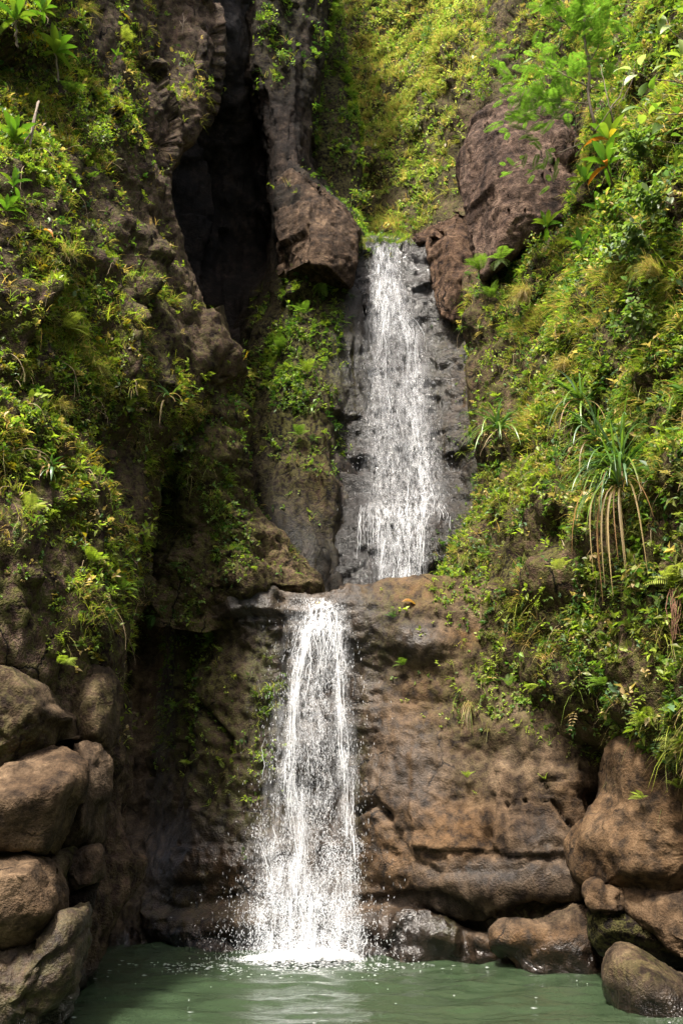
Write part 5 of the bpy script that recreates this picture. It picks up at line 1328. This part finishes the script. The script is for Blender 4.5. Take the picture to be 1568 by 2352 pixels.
def tube_path(pts, r0, r1, k=22, wob=0.012):
    pts = np.array(pts, float); d = np.r_[0, np.cumsum(np.linalg.norm(np.diff(pts, axis=0), axis=1))]
    t = np.linspace(0, d[-1], k)
    P = lerp_rows(np.minimum(t, d[-1] * 0.99999), d, pts) if len(pts) > 2 else np.stack([np.interp(t, d, pts[:, a]) for a in range(3)], 1)
    return P + wob * prng.normal(0, 1, P.shape) * 0.4, np.linspace(r0, r1, k)
def shrub(px, py, size, label, n=150, leaf=0.07, lw=0.5, fam='right', lift=0.25, name='shrub', mat=None):
    p, nn = surf_at(px, py)
    root = empty(name, tuple(p)); tag(root, label, 'shrub', 'leafy shrubs on the slopes')
    c = nn * lift + np.array([0, 0, 0.25 * size])
    lines, tips = [], []
    for i in range(9):
        d = norm(nn + 0.6 * UPV[0] + 0.8 * prng.normal(0, 1, 3))
        e = c * 0.6 + d * size * prng.uniform(0.6, 1.0)
        P, r = tube_path([np.zeros(3), c * 0.45 + 0.1 * size * prng.normal(0, 1, 3), e], 0.010, 0.003, 10)
        lines.append((P, r)); tips += [P[5], P[7], P[9], P[8]]
    obj('stem', tubes_mesh('stem', lines, 4), BARK, root)
    tips = np.array(tips)
    Lv = Leaves(); k = prng.integers(0, len(tips), n)
    B = tips[k] + 0.16 * size * prng.normal(0, 1, (n, 3))
    A = norm(rand_unit(prng, n) + 0.6 * norm(B) + np.array([[0, -0.2, -0.2]]))
    l = leaf * prng.uniform(0.6, 1.2, n)
    Lv.blade(B, A, norm(UPV + 0.4 * nn[None] + 0.5 * rand_unit(prng, n)), l, l * lw, pick_col(prng, n, FAM[fam]), 0.25, 4, 'leaf')
    Lv.build('foliage', mat or LEAF, root)
PALE = [(0.4, np.array([0.16, 0.21, 0.09])), (0.3, MID), (0.2, BLUE), (0.1, LIME)]
FAM['pale'] = PALE
for a in [
    (205, 335, 0.42, 'bright green bush with bare twisting stems in the sun', 260, 0.06, 0.42, 'low'),
    (165, 285, 0.26, 'low bright bush behind the twisting stems', 120, 0.06, 0.45, 'low'),
    (622, 60, 0.38, 'small bush at the top of the dark rib', 120, 0.08, 0.5, 'low', 0.15),
    (655, 150, 0.34, 'pale-leaved bush halfway down the dark rib', 120, 0.08, 0.5, 'pale', 0.15),
    (475, 195, 0.20, 'little bush on the rocks at the edge of the black recess', 60, 0.06, 0.5, 'low', 0.1),
    (1500, 385, 0.45, 'pale-leaved shrub right of the tall rosettes', 340, 0.125, 0.5, 'pale', 0.6),
    (1545, 470, 0.45, 'pale-leaved shrub at the right edge, middle of three', 340, 0.125, 0.5, 'pale', 0.6),
    (1460, 520, 0.42, 'dense shrub between the dark rosette and the right edge', 300, 0.11, 0.5, 'right', 0.55),
    (1525, 590, 0.50, 'silvery shrub with larger oval leaves near the right edge', 380, 0.125, 0.55, 'pale', 0.65),
    (1430, 620, 0.40, 'leafy shrub under the dark rosette', 280, 0.10, 0.5, 'right', 0.45),
    (1490, 790, 0.40, 'blue-green shrub above the big strap plants', 280, 0.10, 0.6, 'pale', 0.4),
    (1445, 1018, 0.30, 'blue-green heart-leaved plant beside the big strap plants', 70, 0.12, 0.8, 'right', 0.2),
    (1125, 210, 0.55, 'bright bush crowning the outcrop', 240, 0.09, 0.4, 'low', 0.2),
    (1235, 600, 0.40, 'shrub on the slope under the pale rosette', 200, 0.08, 0.45, 'right', 0.2),
    (1480, 1330, 0.26, 'broad-leaved seedling right of the trailing dead leaves', 26, 0.14, 0.5, 'right', 0.2),
    (88, 935, 0.20, 'broad-leaved seedling on the left cliff', 18, 0.13, 0.5, 'low', 0.12),
    (300, 935, 0.18, 'round-leaved seedling above the notch in the left cliff', 16, 0.11, 0.7, 'low', 0.12),
    (200, 720, 0.26, 'leafy plant on the left cliff near the sunlit fern', 60, 0.10, 0.5, 'low', 0.15),
    (388, 1030, 0.24, 'grey-green plant hanging below the slender strap leaves', 50, 0.09, 0.4, 'pale', 0.12),
    (325, 1225, 0.20, 'light green seedling beside the upright rock in the left cliff', 24, 0.12, 0.4, 'low', 0.12),
    (240, 1570, 0.18, 'little plant on top of the upright column of rock', 40, 0.06, 0.6, 'low', 0.06),
    (1140, 845, 0.34, 'yellow-green shrub at the edge beside the upper fall', 120, 0.08, 0.45, 'low', 0.12),
    (1000, 90, 0.7, 'pale-leaved bush high on the grassy hillside', 160, 0.16, 0.5, 'pale', 0.2),
    (880, 130, 0.6, 'round bush on the grassy hillside', 160, 0.15, 0.5, 'slope', 0.2),
    (960, 300, 0.6, 'bush low on the grassy hillside beside bare rock', 160, 0.14, 0.5, 'slope', 0.2),
    (820, 470, 0.45, 'dark bush at the foot of the hillside by the pillar', 120, 0.12, 0.4, 'right', 0.15),
]: shrub(*a)

# feathery tree leaning over the outcrop
def feather_sprays(Lv, B, n, length, rng, col):
    A = norm(np.stack([rng.normal(-0.5, 0.7, n), rng.normal(-0.3, 0.6, n), rng.normal(0.0, 0.35, n)], 1))
    U = norm(UPV + 0.35 * rand_unit(rng, n)); S = norm(np.cross(A, U)); Un = norm(np.cross(S, A))
    B = B + 0.06 * rng.normal(0, 1, (n, 3)); l = length * rng.uniform(0.7, 1.2, n)
    pairs = 14
    for j in range(pairs):
        t = (j + 0.7) / pairs
        Bp = B + A * (l * t)[:, None] - UPV * (0.28 * l * t * t)[:, None]
        pl = l * 0.30 * math.sin(math.pi * (0.15 + 0.8 * t)) ** 0.6
        for sg in (-1, 1):
            c = np.tile(col, (n, 1)) * rng.uniform(0.7, 1.3, (n, 1))
            Lv.blade(Bp, norm(sg * S + 0.5 * A - 0.2 * UPV), Un, pl, pl * 0.17 + 0.005, c, 0.15, 2, 'leaf')
def feather_tree(label, foot, trunk, limbs, clumps, seed, length=0.36, per=9, r=0.035):
    rng = np.random.default_rng(seed)
    root = empty('tree', tuple(foot)); tag(root, label, 'tree')
    lines = [(a - foot, b) for a, b in [tube_path([at(*q) for q in trunk], r, r * 0.55, 40)]]
    tr = obj('trunk', tubes_mesh('trunk', lines, 7), BARK, root)
    for lb in limbs:
        P, rr = tube_path([at(*q) for q in lb], r * 0.5, r * 0.14, 26)
        obj('branch', tubes_mesh('branch', [(P - foot, rr)], 5), BARK, root)
    Lv = Leaves()
    for (x, y, Y, m) in clumps:
        c = np.array(at(x, y, Y))
        B = c[None] + np.array([[0.22, 0.25, 0.13]]) * rng.normal(0, 1, (int(per * m), 3))
        feather_sprays(Lv, B, len(B), length, rng, MID * rng.uniform(0.8, 1.3) * np.array([0.95, 1.05, 1.1]))
    Lv.build('crown', LEAF, root, foot)
ft = np.array(surf_at(1372, 330)[0])
feather_tree('slender tree with feathery leaves leaning over the bare outcrop', ft,
    [(1368, 330, ft[1]), (1364, 290, 13.6), (1350, 213, 13.4), (1354, 164, 13.3), (1341, 88, 13.2), (1341, 20, 13.1), (1335, -60, 13.0)],
    [[(1341, 88, 13.2), (1303, 60, 13.2), (1287, 41, 13.2), (1257, 0, 13.2), (1240, -30, 13.2)],
     [(1352, 240, 13.5), (1320, 235, 13.5), (1292, 232, 13.6), (1240, 210, 13.7), (1200, 225, 13.8)],
     [(1352, 200, 13.4), (1310, 180, 13.3), (1270, 160, 13.3), (1215, 150, 13.4)],
     [(1350, 150, 13.3), (1380, 90, 13.0), (1400, 40, 12.8)], [(1341, 60, 13.2), (1320, 30, 13.0), (1300, 10, 12.9)]],
    [(1248, 205, 13.6, 2.2), (1303, 180, 13.4, 2.2), (1210, 232, 13.7, 2.2), (1228, 262, 13.7, 1.6), (1280, 246, 13.5, 2.0), (1190, 150, 13.5, 1), (1230, 158, 13.4, 1.4), (1270, 155, 13.3, 1.2), (1317, 25, 13, 2.2), (1352, 22, 13, 1.8), (1330, 63, 13.1, 1.6), (1385, 68, 12.9, 2), (1400, 30, 12.8, 1.6), (1290, -10, 13, 2), (1260, 5, 13.2, 1.2), (1370, 120, 13.2, 1.6), (1390, 150, 13.2, 1.2)], 901)
f2 = np.array(surf_at(1322, 352)[0])
feather_tree('thin feathery sapling reaching across the face of the outcrop', f2,
    [(1322, 360, f2[1]), (1318, 336, 14.3), (1280, 352, 14.4), (1248, 366, 14.5), (1200, 380, 14.6)], [[(1318, 336, 14.3), (1322, 290, 14.2), (1320, 246, 14.1), (1312, 225, 14.1)]],
    [(1186, 378, 14.6, 1.4), (1215, 362, 14.5, 1.2), (1225, 392, 14.5, 1.0), (1260, 375, 14.4, 0.8), (1205, 345, 14.5, 0.8)], 902, 0.26, 6, 0.016)

# bare pale saplings behind the rosettes, and one twig
def bare_sapling(label, paths, r, px, py, name='bare_sapling', cat='sapling'):
    p, _ = surf_at(px, py)
    lines = []
    for q in paths:
        P, rr = tube_path([at(*k) for k in q], r, r * 0.35, 20); lines.append((P - p, rr))
    o = obj(name, tubes_mesh(name, lines, 5), BARK); o.location = tuple(p)
    tag(o, label, cat)
bare_sapling('pale bare sapling forking right of the feathery tree', [[(1415, 300, 13.2), (1400, 250, 13.0), (1388, 197, 12.9), (1378, 150, 12.9)], [(1400, 250, 13.0), (1425, 215, 12.9), (1432, 180, 12.8)]], 0.016, 1416, 310)
bare_sapling('thin dark sapling crossing in front of the feathery tree', [[(1366, 300, 12.9), (1400, 255, 12.6), (1430, 225, 12.4), (1452, 180, 12.2), (1458, 140, 12.1)]], 0.012, 1366, 312)
bare_sapling('dry forked twig sticking up from the rocks, top of the left cliff', [[(418, 78, 14.6), (422, 50, 14.5), (420, 28, 14.5)], [(422, 50, 14.5), (430, 40, 14.5)], [(420, 62, 14.5), (412, 46, 14.5)]], 0.008, 418, 84, 'dry_twig', 'twig')

# broad-leaved branch reaching in from the right, nearer than the slope
root = empty('broad_leaf_tree', tuple(at(1690, 380, 9.2))); tag(root, 'broad-leaved tree reaching in from the right edge with large pale leaves', 'tree')
f0 = np.array(root.location)
paths = [[(1690, 380, 9.2), (1640, 240, 9.0), (1560, 190, 8.9), (1490, 180, 8.8), (1448, 160, 8.7)], [(1640, 240, 9.0), (1580, 260, 8.8), (1520, 262, 8.8), (1475, 250, 8.7)],
         [(1650, 280, 9.0), (1560, 330, 8.9), (1500, 320, 8.8)], [(1640, 240, 9.0), (1600, 120, 8.9), (1540, 70, 8.8), (1520, 30, 8.8)]]
tr = [tube_path([at(*q) for q in pth], 0.014, 0.004, 24) for pth in paths]
obj('trunk', tubes_mesh('trunk', [(a - f0, b) for a, b in tr], 6), BARK, root)
BL = [leaf_template('broad_leaf', 0.25, c, 0.22, 6, 0.25) for c in ((0.26, 0.30, 0.16), (0.15, 0.22, 0.03), (0.09, 0.16, 0.02), (0.20, 0.26, 0.05))]
spots = [(1448, 160), (1462, 172), (1440, 178), (1470, 150), (1485, 190), (1510, 165), (1530, 150), (1555, 170), (1500, 205), (1475, 250), (1490, 262), (1505, 250), (1530, 270), (1555, 262), (1470, 285), (1515, 285), (1500, 320), (1520, 335), (1540, 312), (1560, 340), (1485, 335), (1520, 35), (1545, 60), (1510, 50), (1560, 90), (1540, 110), (1565, 30), (1500, 15), (1560, 130), (1545, 215), (1565, 225)]
for i, (x, y) in enumerate(spots):
    c = at(x, y, 8.75 + 0.15 * prng.normal())
    pale = x < 1480 and y < 200
    A = norm(np.array([prng.normal(-0.4, 0.8), prng.normal(-0.5, 0.5), prng.normal(-0.45, 0.4)]))
    lf = obj('leaf', BL[0] if pale else BL[int(prng.integers(1, 4))], LEAF, root)
    s = prng.uniform(0.20, 0.31)
    lf.matrix_local = Matrix.Translation(Vector(c - f0)) @ frame(A, norm(np.array([0, -0.6, 1.0]) + 0.4 * prng.normal(0, 1, 3))) @ Matrix.Diagonal((s, s, s, 1))
    if pale: lf['label'] = 'pale silvery leaf'

# hanging brown roots under the fern crown at the right edge
p, nn = surf_at(1556, 1350)
lines = []
for i in range(14):
    x = 1553 + prng.normal(0, 9)
    P, rr = tube_path([at(x, 1352, p[1] - 0.15), at(x + prng.normal(0, 4), 1400, p[1] - 0.2), at(x + prng.normal(4, 5), 1440 + prng.uniform(-20, 50), p[1] - 0.2)], 0.006, 0.003, 12)
    lines.append((P - p, rr))
o = obj('hanging_roots', tubes_mesh('hanging_roots', lines, 4), ROOT); o.location = tuple(p)
tag(o, 'bundle of reddish brown roots hanging at the right edge', 'roots')

# fallen leaves
def fallen(px, py, size, A, col, label, lift=0.03, name='fallen_leaf'):
    p, nn = surf_at(px, py)
    o = obj(name, leaf_template(name, 0.5, col, 0.17, 7, 0.8), LEAF)
    o.matrix_world = Matrix.Translation(Vector(p + nn * lift + np.array([0, -0.02, 0.02]))) @ frame(np.array(A, float), norm(np.array([0, -0.6, 1.0]))) @ Matrix.Diagonal((size, size, size, 1))
    tag(o, label, 'leaf', 'fallen leaves lying on the rock')
fallen(924, 1386, 0.27, (1, 0.15, 0.12), (0.26, 0.13, 0.04), 'curled orange dead leaf lying on the ledge slab')
fallen(728, 1392, 0.12, (1, 0, 0.1), (0.42, 0.30, 0.03), 'small yellow leaf at the lip of the lower waterfall', 0.06)
fallen(108, 545, 0.20, (1, -0.3, -0.45), (0.45, 0.17, 0.03), 'withered orange leaf caught in the grass of the left cliff', 0.12)
